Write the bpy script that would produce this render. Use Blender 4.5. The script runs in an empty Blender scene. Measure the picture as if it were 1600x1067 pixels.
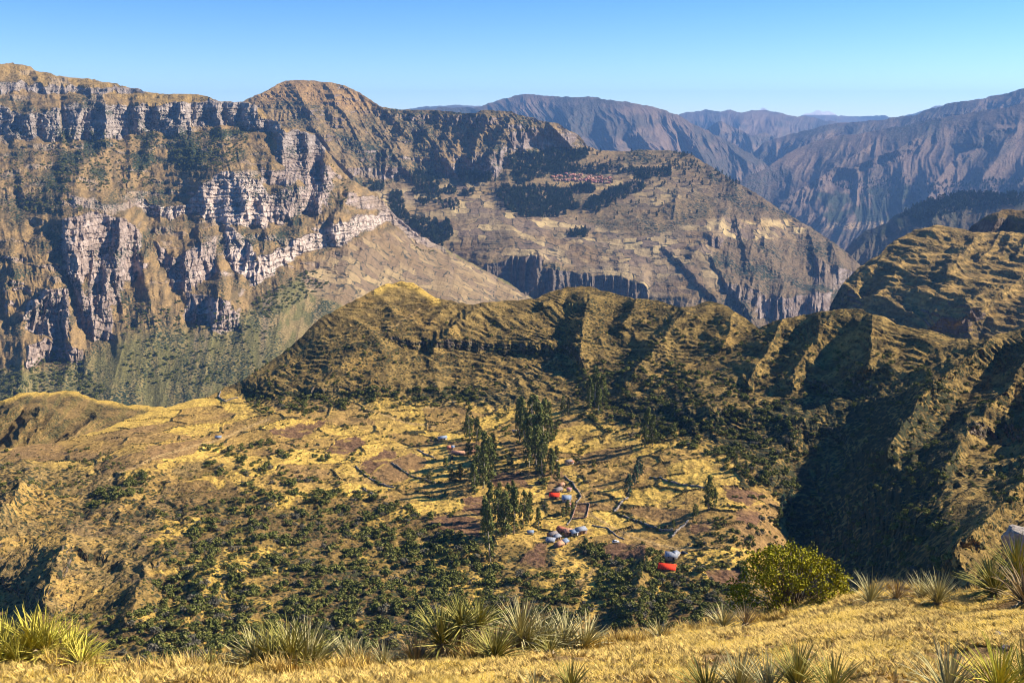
import bpy, math, random
import numpy as np
from mathutils import Vector, Matrix

SC = bpy.context.scene
COL = SC.collection
R = math.radians
# ---------------------------------------------------------------- camera, sky, sun, exposure
CAM = np.array([0.0, 0.0, 300.0])
PITCH = R(12.63)
FOC = 1600 * 35.0 / 36.0
cam_d = bpy.data.cameras.new('camera'); cam_d.lens = 35.0; cam_d.sensor_width = 36.0
cam_d.clip_start = 0.1; cam_d.clip_end = 120000.0
cam = bpy.data.objects.new('camera', cam_d); COL.objects.link(cam)
cam.location = CAM; cam.rotation_euler = (R(90) - PITCH, 0, 0)
SC.camera = cam
SUN_AZ, SUN_EL = R(77), R(31)          # azimuth clockwise from +Y
world = bpy.data.worlds.new('World'); SC.world = world; world.use_nodes = True
wn = world.node_tree; wn.nodes.clear()
sky = wn.nodes.new('ShaderNodeTexSky'); sky.sky_type = 'NISHITA'; sky.sun_disc = False
sky.sun_elevation = SUN_EL; sky.sun_rotation = SUN_AZ; sky.altitude = 3600.0
sky.air_density = 1.0; sky.dust_density = 0.3; sky.ozone_density = 2.0
bg = wn.nodes.new('ShaderNodeBackground'); bg.inputs['Strength'].default_value = 0.088
wo = wn.nodes.new('ShaderNodeOutputWorld')
hs = wn.nodes.new('ShaderNodeHueSaturation'); hs.inputs['Saturation'].default_value = 1.4; hs.inputs['Hue'].default_value = 0.51; wn.links.new(sky.outputs[0], hs.inputs['Color']); wn.links.new(hs.outputs[0], bg.inputs['Color']); wn.links.new(bg.outputs[0], wo.inputs['Surface'])
sun_d = bpy.data.lights.new('sun', 'SUN'); sun_d.energy = 5.0; sun_d.angle = R(0.5); sun_d.color = (1.0, 0.93, 0.82)
sun = bpy.data.objects.new('sun', sun_d); COL.objects.link(sun)
sdir = Vector((math.cos(SUN_EL) * math.sin(SUN_AZ), math.cos(SUN_EL) * math.cos(SUN_AZ), math.sin(SUN_EL)))
sun.rotation_euler = sdir.to_track_quat('Z', 'Y').to_euler(); sun.location = (0, 0, 900)
SC.view_settings.view_transform = 'Standard'; SC.view_settings.look = 'None'
SC.view_settings.exposure = 1.05; SC.view_settings.gamma = 1.0; SC.view_settings.use_curve_mapping = False
SC.cycles.pixel_filter_type = 'BLACKMAN_HARRIS'; SC.cycles.filter_width = 1.05
SC.cycles.max_bounces = 4; SC.cycles.diffuse_bounces = 1; SC.cycles.glossy_bounces = 1
SC.cycles.transparent_max_bounces = 4; SC.cycles.volume_bounces = 0; SC.cycles.volume_max_steps = 64

# ---------------------------------------------------------------- survey helpers
def bearing(u, v):
    """sight line of a surveyed point -> x per metre of plan distance, y per metre, z per metre"""
    xc = (np.asarray(u, float) - 800.0) / FOC; yc = (533.5 - np.asarray(v, float)) / FOC
    cp, sp = math.cos(PITCH), math.sin(PITCH)
    x = xc; y = cp + yc * sp; z = -sp + yc * cp
    h = np.sqrt(x * x + y * y)
    return x / h, y / h, z / h
def point(u, v, D):
    x, y, z = bearing(u, v)
    return np.stack([x * D, y * D, CAM[2] + z * D], -1)
def sstep(x, a=0.0, b=1.0):
    t = np.clip((x - a) / (b - a), 0, 1); return t * t * (3 - 2 * t)
_PR = np.random.RandomState(7)
_ANG = _PR.rand(4096) * 2 * np.pi
_GX = np.cos(_ANG).astype(np.float32); _GY = np.sin(_ANG).astype(np.float32)
def _h(ix, iy, s):
    n = (ix * 374761393 + iy * 668265263 + s * 1442695041) & 0xffffffff
    n = ((n ^ (n >> 13)) * 1274126177) & 0xffffffff
    return (n ^ (n >> 16)) & 4095
def gnoise(x, y, s=0):
    fx = np.floor(x); fy = np.floor(y); ix = fx.astype(np.int64); iy = fy.astype(np.int64)
    x = (x - fx).astype(np.float32); y = (y - fy).astype(np.float32)
    a = _h(ix, iy, s); b = _h(ix + 1, iy, s); c = _h(ix, iy + 1, s); d = _h(ix + 1, iy + 1, s)
    n00 = _GX[a] * x + _GY[a] * y; n10 = _GX[b] * (x - 1) + _GY[b] * y
    n01 = _GX[c] * x + _GY[c] * (y - 1); n11 = _GX[d] * (x - 1) + _GY[d] * (y - 1)
    sx = x * x * x * (x * (x * 6 - 15) + 10); sy = y * y * y * (y * (y * 6 - 15) + 10)
    return ((n00 + sx * (n10 - n00)) * (1 - sy) + (n01 + sx * (n11 - n01)) * sy) * 1.5
def fbm(x, y, o=4, s=0, g=0.5, l=2.03):
    r = 0; a = 1.0; t = 0
    for i in range(o):
        r = r + a * gnoise(x, y, s + i * 17); t += a; a *= g; x = x * l + 11.3; y = y * l + 5.7
    return r / t * 1.3
def ridged(x, y, o=4, s=0, g=0.55, l=2.1):
    r = 0; a = 1.0; t = 0; w = 1.0
    for i in range(o):
        n = (1 - np.abs(gnoise(x, y, s + i * 13)) * 1.6); n = np.clip(n, 0, 1) ** 2
        r = r + a * n * w; t += a; w = np.clip(n * 1.6, 0, 1); a *= g; x = x * l + 3.1; y = y * l + 8.2
    return r / t
def cells(x, y, s=0, jit=.8):
    """patchwork: random number of the nearest plot, and how far inside it a point lies"""
    ix = np.floor(x).astype(np.int64); iy = np.floor(y).astype(np.int64); f1 = np.full(x.shape, 9.0, np.float32); f2 = f1.copy(); idn = np.zeros(x.shape, np.float32)
    for dx in (-1, 0, 1):
        for dy in (-1, 0, 1):
            a = _h(ix + dx, iy + dy, s); px = ix + dx + .5 + jit * (a / 4096. - .5); py = iy + dy + .5 + jit * (_h(ix + dx, iy + dy, s + 7) / 4096. - .5)
            e = np.maximum(np.abs(px - x), np.abs(py - y)) + .25 * np.minimum(np.abs(px - x), np.abs(py - y)); c = e < f1; f2 = np.where(c, f1, np.minimum(f2, e)); idn = np.where(c, a / 4096., idn); f1 = np.where(c, e, f1)
    return idn, f2 - f1
def tps(ctrl, U, V):
    """inverse plan distance interpolated over surveyed points (planes stay planes)"""
    c = np.array(ctrl, float); P = c[:, :2] / 400.0; w = 1000.0 / c[:, 2]; n = len(c)
    def k(r2): return np.where(r2 > 1e-12, 0.5 * r2 * np.log(np.maximum(r2, 1e-12)), 0)
    d = ((P[:, None] - P[None]) ** 2).sum(-1); K = k(d) + np.eye(n) * 2e-3
    A = np.zeros((n + 3, n + 3)); A[:n, :n] = K; A[:n, n] = 1; A[:n, n + 1:] = P; A[n, :n] = 1; A[n + 1:, :n] = P.T
    s = np.linalg.solve(A, np.concatenate([w, np.zeros(3)]))
    x = U / 400.0; y = V / 400.0; out = s[n] + s[n + 1] * x + s[n + 2] * y
    for i in range(n):
        out = out + s[i] * k((x - P[i, 0]) ** 2 + (y - P[i, 1]) ** 2)
    return 1000.0 / np.clip(out, w.min() * 0.6, w.max() * 1.6)
def spur(U, V, pts, wl, wr, amp, endt=0.25):
    """a rib of ground: steep flank on its left, long flank on its right"""
    p = np.array(pts, float); p = p[np.argsort(p[:, 1])]
    v0, v1 = p[0, 1], p[-1, 1]; L = (v1 - v0)
    ul = np.interp(V, p[:, 1], p[:, 0]); s = U - ul
    f = np.where(s < 0, np.clip(1 + s / wl, 0, 1) ** 1.3, np.clip(1 - s / wr, 0, 1) ** 1.6)
    tp = sstep(V, v0 - L * endt, v0 + L * endt * 0.3) * (1 - sstep(V, v1 - L * endt * 0.3, v1 + L * endt))
    return -amp * f * tp
def band(U, V, pts, soft=4.0, jag=0.0, seed=0):
    """mask between an upper and a lower line: pts = (u, v_top, v_bottom)"""
    p = np.array(pts, float); p = p[np.argsort(p[:, 0])]
    j = jag * fbm(U / 22.0, V / 60.0, 3, 300 + seed) if jag else 0
    t = np.interp(U, p[:, 0], p[:, 1]) + j; b = np.interp(U, p[:, 0], p[:, 2]) + j * 1.3
    e = sstep(U, p[0, 0] - 6, p[0, 0] + 6) * (1 - sstep(U, p[-1, 0] - 6, p[-1, 0] + 6))
    return sstep(V, t - soft, t + soft) * (1 - sstep(V, b - soft, b + soft)) * e
def blur_u(A, r):
    cs = np.cumsum(np.pad(A, ((0, 0), (r + 1, r)), 'edge'), 1); return (cs[:, 2 * r + 1:] - cs[:, :-2 * r - 1]) / (2 * r + 1)
def box_blur(A, r):
    B = blur_u(A, r); return blur_u(B.T, r).T
def inpoly(U, V, poly):
    m = np.zeros(np.shape(U), bool); n = len(poly)
    for i in range(n):
        x0, y0 = poly[i]; x1, y1 = poly[(i + 1) % n]
        if y0 == y1: continue
        c = ((y0 > V) != (y1 > V)) & (U < (x1 - x0) * (V - y0) / (y1 - y0) + x0); m ^= c
    return m
def mixc(a, b, m):
    return a + (b - a) * m[..., None]
def C3(*c): return np.array(c, np.float32)

def set_props(o, label=None, cat=None, group=None, kind=None):
    if label: o['label'] = label
    if cat: o['category'] = cat
    if group: o['group'] = group
    if kind: o['kind'] = kind
    return o
def grid_mesh(name, P, mat, col=None, mask=None, kind='structure', flip=False, smooth=False):
    r, c = P.shape[:2]; me = bpy.data.meshes.new(name)
    me.vertices.add(r * c); me.vertices.foreach_set('co', P.reshape(-1).astype(np.float32))
    i = np.arange(r * c).reshape(r, c)
    q = np.stack([i[:-1, :-1], i[1:, :-1], i[1:, 1:], i[:-1, 1:]], -1).reshape(-1, 4)
    if flip: q = q[:, ::-1]
    n = len(q); me.loops.add(n * 4); me.loops.foreach_set('vertex_index', q.reshape(-1).astype(np.int32))
    me.polygons.add(n); me.polygons.foreach_set('loop_start', (np.arange(n) * 4).astype(np.int32))
    me.polygons.foreach_set('use_smooth', np.full(n, smooth))
    me.update(calc_edges=True)
    for nm, a in (('Col', col), ('Mask', mask)):
        if a is None: continue
        at = me.attributes.new(nm, 'FLOAT_COLOR', 'POINT')
        b = np.ones((r * c, 4), np.float32); b[:, :3] = a.reshape(-1, 3); at.data.foreach_set('color', b.reshape(-1))
    me.materials.append(mat)
    o = bpy.data.objects.new(name, me); COL.objects.link(o); o['kind'] = kind
    return o

# ---------------------------------------------------------------- materials
def new_mat(name):
    m = bpy.data.materials.new(name); m.use_nodes = True
    nt = m.node_tree; nt.nodes.clear()
    out = nt.nodes.new('ShaderNodeOutputMaterial'); b = nt.nodes.new('ShaderNodeBsdfPrincipled')
    b.inputs['Roughness'].default_value = 0.9; b.inputs['Specular IOR Level'].default_value = 0.02
    nt.links.new(b.outputs[0], out.inputs['Surface'])
    return m, nt, b
def N(nt, t, **kw):
    n = nt.nodes.new(t)
    for k, v in kw.items():
        if k in n.bl_rna.properties: setattr(n, k, v)
        else: n.inputs[k].default_value = v
    return n
def mixn(nt, fac, a, b, mode='MIX'):
    n = nt.nodes.new('ShaderNodeMix'); n.data_type = 'RGBA'; n.blend_type = mode
    for s, x in ((0, fac), (6, a), (7, b)):
        if hasattr(x, 'is_output'): nt.links.new(x, n.inputs[s])
        else: n.inputs[s].default_value = x if s == 0 else (*x, 1)
    return n.outputs[2]
def math_n(nt, op, a, b=None, clamp=False):
    n = nt.nodes.new('ShaderNodeMath'); n.operation = op; n.use_clamp = clamp
    for i, x in enumerate((a, b)):
        if x is None: continue
        if hasattr(x, 'is_output'): nt.links.new(x, n.inputs[i])
        else: n.inputs[i].default_value = x
    return n.outputs[0]
def ramp(nt, x, a, b):
    n = nt.nodes.new('ShaderNodeMapRange'); n.inputs[1].default_value = a; n.inputs[2].default_value = b
    nt.links.new(x, n.inputs[0]); return n.outputs[0]
def coords(nt, scale=(1, 1, 1), warp=0.0, wscale=1.0):
    g = N(nt, 'ShaderNodeNewGeometry'); v = g.outputs['Position']
    if warp:
        w = N(nt, 'ShaderNodeTexNoise', Scale=wscale, Detail=1.0); nt.links.new(v, w.inputs['Vector'])
        s = nt.nodes.new('ShaderNodeVectorMath'); s.operation = 'MULTIPLY_ADD'
        nt.links.new(w.outputs['Color'], s.inputs[0]); s.inputs[1].default_value = (warp,) * 3; nt.links.new(v, s.inputs[2]); v = s.outputs[0]
    m = nt.nodes.new('ShaderNodeVectorMath'); m.operation = 'MULTIPLY'
    nt.links.new(v, m.inputs[0]); m.inputs[1].default_value = scale
    return m.outputs[0]
def noise(nt, vec, scale=1.0, detail=3.0, rough=0.6):
    n = N(nt, 'ShaderNodeTexNoise', Scale=scale, Detail=detail, Roughness=rough); nt.links.new(vec, n.inputs['Vector']); return n.outputs[0]

def terrain_mat(name, cell=2.0, scrub=(0.035, 0.04, 0.018), fieldc=None, fieldsize=60.0, bump=0.5, strata=6.0, amp=0.5):
    """Col = what grows or lies there; Mask R = bare rock, G = fields, B = scrub cover"""
    m, nt, b = new_mat(name)
    col = N(nt, 'ShaderNodeAttribute', attribute_name='Col').outputs['Color']
    mk = N(nt, 'ShaderNodeAttribute', attribute_name='Mask').outputs['Color']
    sp = N(nt, 'ShaderNodeSeparateColor'); nt.links.new(mk, sp.inputs[0]); rk, fd, sb = sp.outputs
    p = coords(nt)
    n1 = noise(nt, p, 1.0 / (cell * 3), 5.0, 0.65)
    n2 = noise(nt, p, 1.0 / cell, 3.0, 0.7)
    base = mixn(nt, 1.0, col, mixn(nt, ramp(nt, n1, 0.3, 0.7), (1 - amp * .8,) * 3, (1 + amp, 1 + amp, 1 + amp * .9)), 'MULTIPLY')
    base = mixn(nt, 1.0, base, mixn(nt, ramp(nt, n2, 0.35, 0.65), (1 - amp * .7,) * 3, (1 + amp * .7,) * 3), 'MULTIPLY')
    if fieldc:
        pf = coords(nt, (1.0 / fieldsize, 1.0 / fieldsize / 1.1, 0.25 / fieldsize), warp=fieldsize * 1.1, wscale=0.3 / fieldsize)
        v1 = N(nt, 'ShaderNodeTexVoronoi', Scale=1.0, Randomness=.75, feature='F1', distance='CHEBYCHEV'); v2 = N(nt, 'ShaderNodeTexVoronoi', Scale=1.0, Randomness=.75, feature='F2', distance='CHEBYCHEV')
        nt.links.new(pf, v1.inputs['Vector']); nt.links.new(pf, v2.inputs['Vector'])
        rc = N(nt, 'ShaderNodeSeparateColor'); nt.links.new(v1.outputs['Color'], rc.inputs[0])
        ed = math_n(nt, 'SUBTRACT', v2.outputs['Distance'], v1.outputs['Distance'])
        fb = mixn(nt, ramp(nt, rc.outputs[0], .25, .9), fieldc[1], fieldc[0])
        fb = mixn(nt, ramp(nt, n1, .38, .62), fb, mixn(nt, .45, fb, col))
        fb = mixn(nt, ramp(nt, noise(nt, coords(nt), 1 / (fieldsize * 4.0), 3), 0.45, 0.65), fb, col)
        fb = mixn(nt, 1.0, fb, mixn(nt, ramp(nt, n1, 0.3, 0.7), (0.65,) * 3, (1.3,) * 3), 'MULTIPLY')
        em = math_n(nt, 'MULTIPLY', ramp(nt, ed, .085, .035), ramp(nt, noise(nt, coords(nt), 1.6 / fieldsize, 2), .42, .56))
        fb = mixn(nt, em, fb, fieldc[2])
        base = mixn(nt, fd, base, fb)
    # rock: beds of stone and weather streaks
    z = coords(nt, (0.12 / strata, 0.12 / strata, 1.0 / strata), warp=strata * 1.5, wscale=0.2 / strata)
    st = noise(nt, z, 1.0, 4.0, 0.65)
    vs = noise(nt, coords(nt, (1.0 / strata, 1.0 / strata, 0.1 / strata)), 1.0, 3.0, 0.6)
    rock = mixn(nt, ramp(nt, st, 0.35, 0.65), (0.72, 0.66, 0.62), (1.25, 1.2, 1.18))
    rock = mixn(nt, 1.0, rock, mixn(nt, ramp(nt, vs, 0.35, 0.62), (0.62, 0.58, 0.56), (1.15, 1.13, 1.1)), 'MULTIPLY')
    rock = mixn(nt, 1.0, col, rock, 'MULTIPLY')
    base = mixn(nt, rk, base, rock)
    # scrub: separate dark shrubs
    vo = N(nt, 'ShaderNodeTexVoronoi', Scale=1.0 / (cell * 2.2)); nt.links.new(p, vo.inputs['Vector'])
    thr = math_n(nt, 'ADD', math_n(nt, 'MULTIPLY', sb, 0.85), math_n(nt, 'MULTIPLY', math_n(nt, 'SUBTRACT', n1, 0.5), 0.9))
    sm = math_n(nt, 'MULTIPLY', math_n(nt, 'SUBTRACT', thr, vo.outputs['Distance']), 5.0, True)
    sm = math_n(nt, 'MULTIPLY', sm, ramp(nt, sb, 0.0, 0.1))
    sc = mixn(nt, n2, tuple(c * 0.6 for c in scrub), tuple(c * 1.7 for c in scrub))
    base = mixn(nt, sm, base, sc)
    nt.links.new(base, b.inputs['Base Color'])
    h = math_n(nt, 'ADD', math_n(nt, 'MULTIPLY', n2, cell * 0.45), math_n(nt, 'MULTIPLY', n1, cell * 1.0))
    h = math_n(nt, 'ADD', h, math_n(nt, 'MULTIPLY', sm, cell * 0.35))
    h = math_n(nt, 'ADD', h, math_n(nt, 'MULTIPLY', math_n(nt, 'MULTIPLY', math_n(nt, 'ADD', st, vs), rk), strata * 0.4))
    bp = N(nt, 'ShaderNodeBump', Strength=bump, Distance=1.0); nt.links.new(h, bp.inputs['Height']); nt.links.new(bp.outputs[0], b.inputs['Normal'])
    return m

# ---------------------------------------------------------------- terrain sheets
GRASS = C3(.58, .40, .105); TAN = C3(.40, .27, .115); TURF = C3(.20, .135, .065); OLIVE = C3(.085, .08, .035)
SOIL = C3(.15, .088, .062); ROCKP = C3(.46, .37, .31); ROCKG = C3(.30, .26, .23); ROCKW = C3(.62, .56, .49)

def build_sheet(crest, bottom, u0, u1, nc, nr, ctrl, cliff=None, back=18, backstep=0.012, backslope=0.6, foot=0, jag=1.5, jagl=14.0, seed=0):
    us = np.linspace(u0, u1, nc); c = np.array(crest, float); b = np.array(bottom, float)
    vt = np.interp(us, c[:, 0], c[:, 1]); vb = np.interp(us, b[:, 0], b[:, 1])
    k = np.hanning(7); k /= k.sum(); vt = np.convolve(np.pad(vt, 3, 'edge'), k, 'valid')
    vt = vt + jag * fbm(us / jagl, us * 0 + .5, 4, seed + 5)
    vb = np.maximum(vb, vt + 4)
    t = np.linspace(0, 1, nr)[:, None]
    V = vt + t * (vb - vt); U = np.broadcast_to(us, V.shape).copy()
    W = U + 5 * fbm(U / 30., V / 30., 3, seed + 9)       # uneven sight coordinates for edges of landforms
    Wv = V + 3 * fbm(U / 25., V / 25., 3, seed + 19)
    Vp = V; cm = np.zeros_like(V)
    if cliff is not None:
        cm = np.clip(cliff(W, Wv), 0, 1)
        dv = (vb - vt) / (nr - 1); rad = max(3, int(55 / float(np.mean(dv))))
        ce = np.pad(cm, ((rad, rad), (0, 0))); cs = np.cumsum(np.pad(ce, ((rad + 1, rad), (0, 0))), 0); bl = (cs[2 * rad + 1:] - cs[:-2 * rad - 1]) / (2 * rad + 1)
        sh = np.cumsum((ce - bl) * 0.93 * dv, 0)[rad:-rad]
        sh = blur_u(sh, 3)
        Vp = V - sh
    D = tps(ctrl, U, Vp)
    return dict(U=U, V=V, W=W, Wv=Wv, D=D, cm=cm, vt=vt, vb=vb, us=us, back=back, bs=backstep, bk=backslope)
def finish(S, dz=None):
    P = point(S['U'], S['V'], S['D'])
    if dz is not None: P[..., 2] += dz
    S['P'] = P; return P
def wrap_back(S, P):
    """the far side of the crest, falling away"""
    nb = S['back']; D0 = S['D'][0]; k = (np.arange(nb, 0, -1) ** 1.5)[:, None] * S['bs']
    x, y, _ = bearing(S['us'], S['vt'])
    dd = D0 * k; B = np.zeros((nb, P.shape[1], 3)); dirx = P[0, :, 0] / np.maximum(np.hypot(P[0, :, 0], P[0, :, 1]), 1e-3); diry = P[0, :, 1] / np.maximum(np.hypot(P[0, :, 0], P[0, :, 1]), 1e-3)
    B[..., 0] = P[0, :, 0] + dirx * dd; B[..., 1] = P[0, :, 1] + diry * dd
    n = fbm(B[..., 0] / (D0 * .03), B[..., 1] / (D0 * .03), 3, 77)
    B[..., 2] = P[0, :, 2] - dd * S['bk'] * (1 - np.exp(-dd / (D0 * .01))) + n * np.minimum(dd, D0 * .01) * .5
    return np.concatenate([B, P], 0)
def pad_rows(A, nb):
    return np.concatenate([np.repeat(A[:1], nb, 0), A], 0)
def slope_of(P):
    a = np.gradient(P, axis=0); b = np.gradient(P, axis=1); n = np.cross(b, a); l = np.linalg.norm(n, axis=-1) + 1e-9
    return np.abs(n[..., 2]) / l, n / l[..., None]
SHEETS = {}; TINT = {True: (1.09, .99, .80), False: (1.05, .97, .87)}
def emit(name, S, P, col, mask, mat, key):
    nb = S['back']; tn = C3(*TINT[key in ('near', 'lhill', 'rhill', 'rhill2')]); col = col * .80 * (1 + (tn - 1) * (1 - .8 * np.clip(mask[..., :1], 0, 1)))
    o = grid_mesh(name, wrap_back(S, P), mat, pad_rows(np.clip(col, 0.005, .8), nb), pad_rows(np.clip(mask, 0, 1), nb))
    S['P'] = P; SHEETS[key] = S; return o
def on_sheet(key, u, v):
    """ground point under surveyed bearing u, v"""
    S = SHEETS[key]; u = np.asarray(u, float); v = np.asarray(v, float)
    nr, nc = S['U'].shape; fc = np.clip((u - S['us'][0]) / (S['us'][-1] - S['us'][0]) * (nc - 1), 0, nc - 1.001)
    vt = np.interp(u, S['us'], S['vt']); vb = np.interp(u, S['us'], S['vb'])
    fr = np.clip((v - vt) / (vb - vt) * (nr - 1), 0, nr - 1.001)
    i = fr.astype(int); j = fc.astype(int); a = (fr - i)[..., None]; b = (fc - j)[..., None]; P = S['P']
    return (P[i, j] * (1 - a) * (1 - b) + P[i + 1, j] * a * (1 - b) + P[i, j + 1] * (1 - a) * b + P[i + 1, j + 1] * a * b)
# ================================================================ near valley: terraced ridge + farmed shelf
NCREST = [(-90, 712), (0, 703), (60, 695), (110, 688), (160, 672), (200, 655), (270, 634), (330, 618), (352, 611), (400, 580), (450, 545), (500, 496), (540, 476), (580, 455), (610, 443), (628, 438), (650, 446), (680, 466), (740, 475), (790, 470), (840, 465), (860, 455), (885, 448), (920, 449), (960, 458), (990, 466), (1030, 470), (1060, 479), (1085, 479), (1108, 471), (1130, 477), (1160, 495), (1185, 512), (1210, 501), (1260, 491), (1310, 484), (1350, 485), (1380, 496), (1400, 506), (1450, 515), (1480, 524), (1505, 530), (1530, 531), (1560, 521), (1600, 513), (1700, 500)]
NCTRL = [(-90, 712, 900), (0, 703, 900), (110, 688, 930), (200, 655, 980), (300, 626, 1020), (352, 611, 1040), (420, 567, 1080), (500, 496, 1130), (580, 455, 1190), (628, 438, 1230), (740, 475, 1150), (885, 449, 1180), (990, 466, 1120), (1110, 472, 1080), (1185, 512, 1020), (1310, 485, 1000), (1450, 515, 930), (1530, 531, 930), (1600, 513, 930), (1700, 500, 930),
    (430, 640, 930), (520, 640, 920), (640, 640, 905), (760, 640, 890), (870, 640, 870), (980, 640, 850),
    (-90, 850, 640), (0, 850, 640), (120, 850, 640), (250, 850, 610), (400, 850, 590), (550, 850, 585), (700, 850, 580), (870, 835, 590), (1040, 835, 580), (1180, 835, 575),
    (-90, 980, 560), (30, 960, 560), (150, 960, 500), (300, 1000, 445), (500, 1000, 430), (700, 1000, 425), (900, 1000, 418), (1100, 980, 430), (1250, 960, 470),
    (0, 1140, 345), (500, 1140, 330), (900, 1140, 325), (1300, 1140, 320), (1700, 1140, 270), (-90, 1140, 350),
    (200, 720, 800), (400, 720, 790), (600, 720, 770), (800, 720, 745), (1000, 720, 720), (1150, 720, 700),
    (1250, 720, 730), (1250, 850, 610), (1350, 620, 820), (1350, 760, 640), (1350, 880, 520), (1500, 620, 790), (1500, 720, 630), (1500, 800, 490), (1500, 880, 420), (1620, 620, 770), (1620, 720, 610), (1620, 820, 460), (1700, 800, 430)]
NSPURS = [ # crest line (survey points), left width, right width, relief in metres
    ([(560, 543), (488, 602)], 22, 60, 5), ([(453, 560), (400, 606)], 18, 50, 5), ([(697, 474), (670, 500)], 14, 30, 6), ([(753, 474), (719, 500), (676, 543)], 20, 60, 9),
    ([(917, 466), (912, 500), (907, 560)], 30, 60, 17), ([(878, 458), (850, 480)], 26, 30, 6), ([(993, 464), (975, 508)], 22, 40, 10), ([(1070, 488), (1030, 530), (977, 596)], 22, 60, 12),
    ([(1148, 484), (1128, 538)], 36, 45, 12), ([(1222, 500), (1190, 560), (1172, 590)], 60, 46, 19), ([(1296, 494), (1262, 545), (1236, 592)], 46, 46, 17), ([(1362, 495), (1358, 575)], 60, 60, 18),
    ([(1552, 528), (1465, 588), (1421, 640), (1385, 700)], 62, 70, 30), ([(1612, 535), (1586, 595), (1539, 636), (1470, 730)], 45, 50, 24), ([(1660, 600), (1600, 745), (1520, 830), (1490, 860)], 45, 60, 22),
    ([(1262, 640), (1225, 690), (1200, 740)], 60, 40, 8), ([(1120, 632), (1085, 665), (1065, 690)], 30, 40, 6),
    ([(255, 862), (225, 885), (200, 965)], 45, 60, 12), ([(105, 845), (75, 900), (62, 990)], 75, 80, 22), ([(38, 742), (0, 805)], 30, 40, 14), ([(332, 885), (290, 980)], 40, 60, 7),
    ([(1008, 865), (985, 965)], 26, 40, 10), ([(243, 735), (150, 775)], 20, 40, 4), ([(430, 745), (400, 850), (360, 900)], 30, 60, 5), ([(800, 900), (770, 960)], 35, 50, 4)]
def ncliff(U, V):
    m = band(U, V, [(1055, 640, 668), (1120, 632, 690), (1180, 640, 695), (1260, 650, 705), (1320, 640, 690)], 4, 6, 1) * .8
    m = np.maximum(m, band(U, V, [(600, 528, 540), (680, 530, 545), (780, 532, 548), (905, 540, 560)], 3, 4, 2) * .75)
    m = np.maximum(m, band(U, V, [(1265, 588, 606), (1320, 590, 622), (1365, 590, 612)], 3, 4, 3) * .85)
    m = np.maximum(m, band(U, V, [(1505, 655, 680), (1600, 660, 678), (1700, 660, 680)], 3, 4, 4) * .7)
    m = np.maximum(m, band(U, V, [(-90, 835, 900), (0, 840, 905), (60, 845, 960), (140, 862, 965), (200, 870, 940)], 6, 6, 5) * .72)
    m = np.maximum(m, band(U, V, [(380, 600, 625), (600, 598, 620), (760, 600, 612)], 4, 5, 6) * .45)
    m = np.maximum(m, band(U, V, [(240, 875, 930), (330, 890, 950), (380, 900, 930)], 6, 8, 7) * .5)
    return m
FIELDS = [ # ploughed plots
    [(418, 674), (453, 665), (511, 657), (500, 667), (464, 684), (429, 680)], [(507, 706), (532, 686), (556, 680), (573, 692), (549, 710), (534, 712)],
    [(560, 729), (603, 702), (624, 710), (577, 740)], [(725, 779), (755, 775), (755, 806), (721, 800)], [(671, 820), (683, 806), (750, 811), (752, 838), (705, 831)],
    [(770, 739), (811, 737), (831, 764), (770, 761)], [(813, 874), (838, 849), (856, 850), (849, 884), (815, 884)], [(1129, 755), (1198, 772), (1174, 789), (1139, 779)],
    [(1098, 898), (1153, 889), (1160, 913), (1122, 920)], [(893, 811), (901, 789), (921, 789), (916, 811)], [(1150, 795), (1190, 800), (1185, 822), (1150, 815)], [(940, 848), (1010, 852), (1010, 872), (950, 868)], [(1078, 820), (1110, 815), (1112, 832), (1080, 835)]]
FIELDS_PALE = [[(612, 721), (642, 708), (672, 721), (652, 736), (624, 729)], [(577, 742), (620, 716), (650, 745), (600, 757)], [(225, 700), (320, 686), (300, 712), (240, 720)], [(700, 690), (760, 690), (760, 712), (700, 712)], [(1000, 790), (1080, 795), (1060, 822), (975, 800)], [(860, 740), (880, 735), (885, 760), (850, 785)]]
GOLD = [[(170, 742), (330, 690), (420, 650), (500, 655), (440, 700), (300, 722), (200, 748)], [(330, 612), (380, 640), (300, 660), (240, 660), (270, 636)], [(440, 700), (540, 660), (600, 690), (520, 735), (450, 725)], [(905, 800), (960, 800), (1110, 850), (1110, 870), (1000, 845), (920, 812)],
    [(960, 775), (1010, 740), (1110, 740), (1140, 760), (1100, 800), (1060, 825), (965, 797)], [(860, 880), (880, 850), (930, 880), (910, 905), (850, 905)], [(890, 975), (920, 900), (945, 905), (950, 940), (905, 985)], [(1050, 855), (1110, 820), (1150, 830), (1150, 880), (1080, 880)],
    [(1010, 690), (1110, 700), (1125, 745), (1020, 745)], [(650, 650), (810, 650), (800, 690), (700, 690), (640, 670)], [(640, 760), (740, 750), (720, 800), (650, 800)], [(350, 740), (450, 740), (470, 765), (380, 770)]]
PATHS = [([(898, 800), (919, 806), (964, 827), (1026, 851), (1057, 857), (1120, 858)], 1.6), ([(560, 636), (640, 660), (680, 664)], 1.2), ([(882, 742), (912, 775), (925, 805)], 1.3), ([(170, 745), (240, 716), (330, 690), (420, 655)], 1.8), ([(780, 955), (850, 930), (915, 905), (935, 880)], 2.0), ([(660, 640), (720, 622), (790, 612)], 1.2), ([(592, 520), (630, 500), (655, 478)], 1.0), ([(870, 560), (800, 590), (765, 640)], 1.0)]
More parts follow.
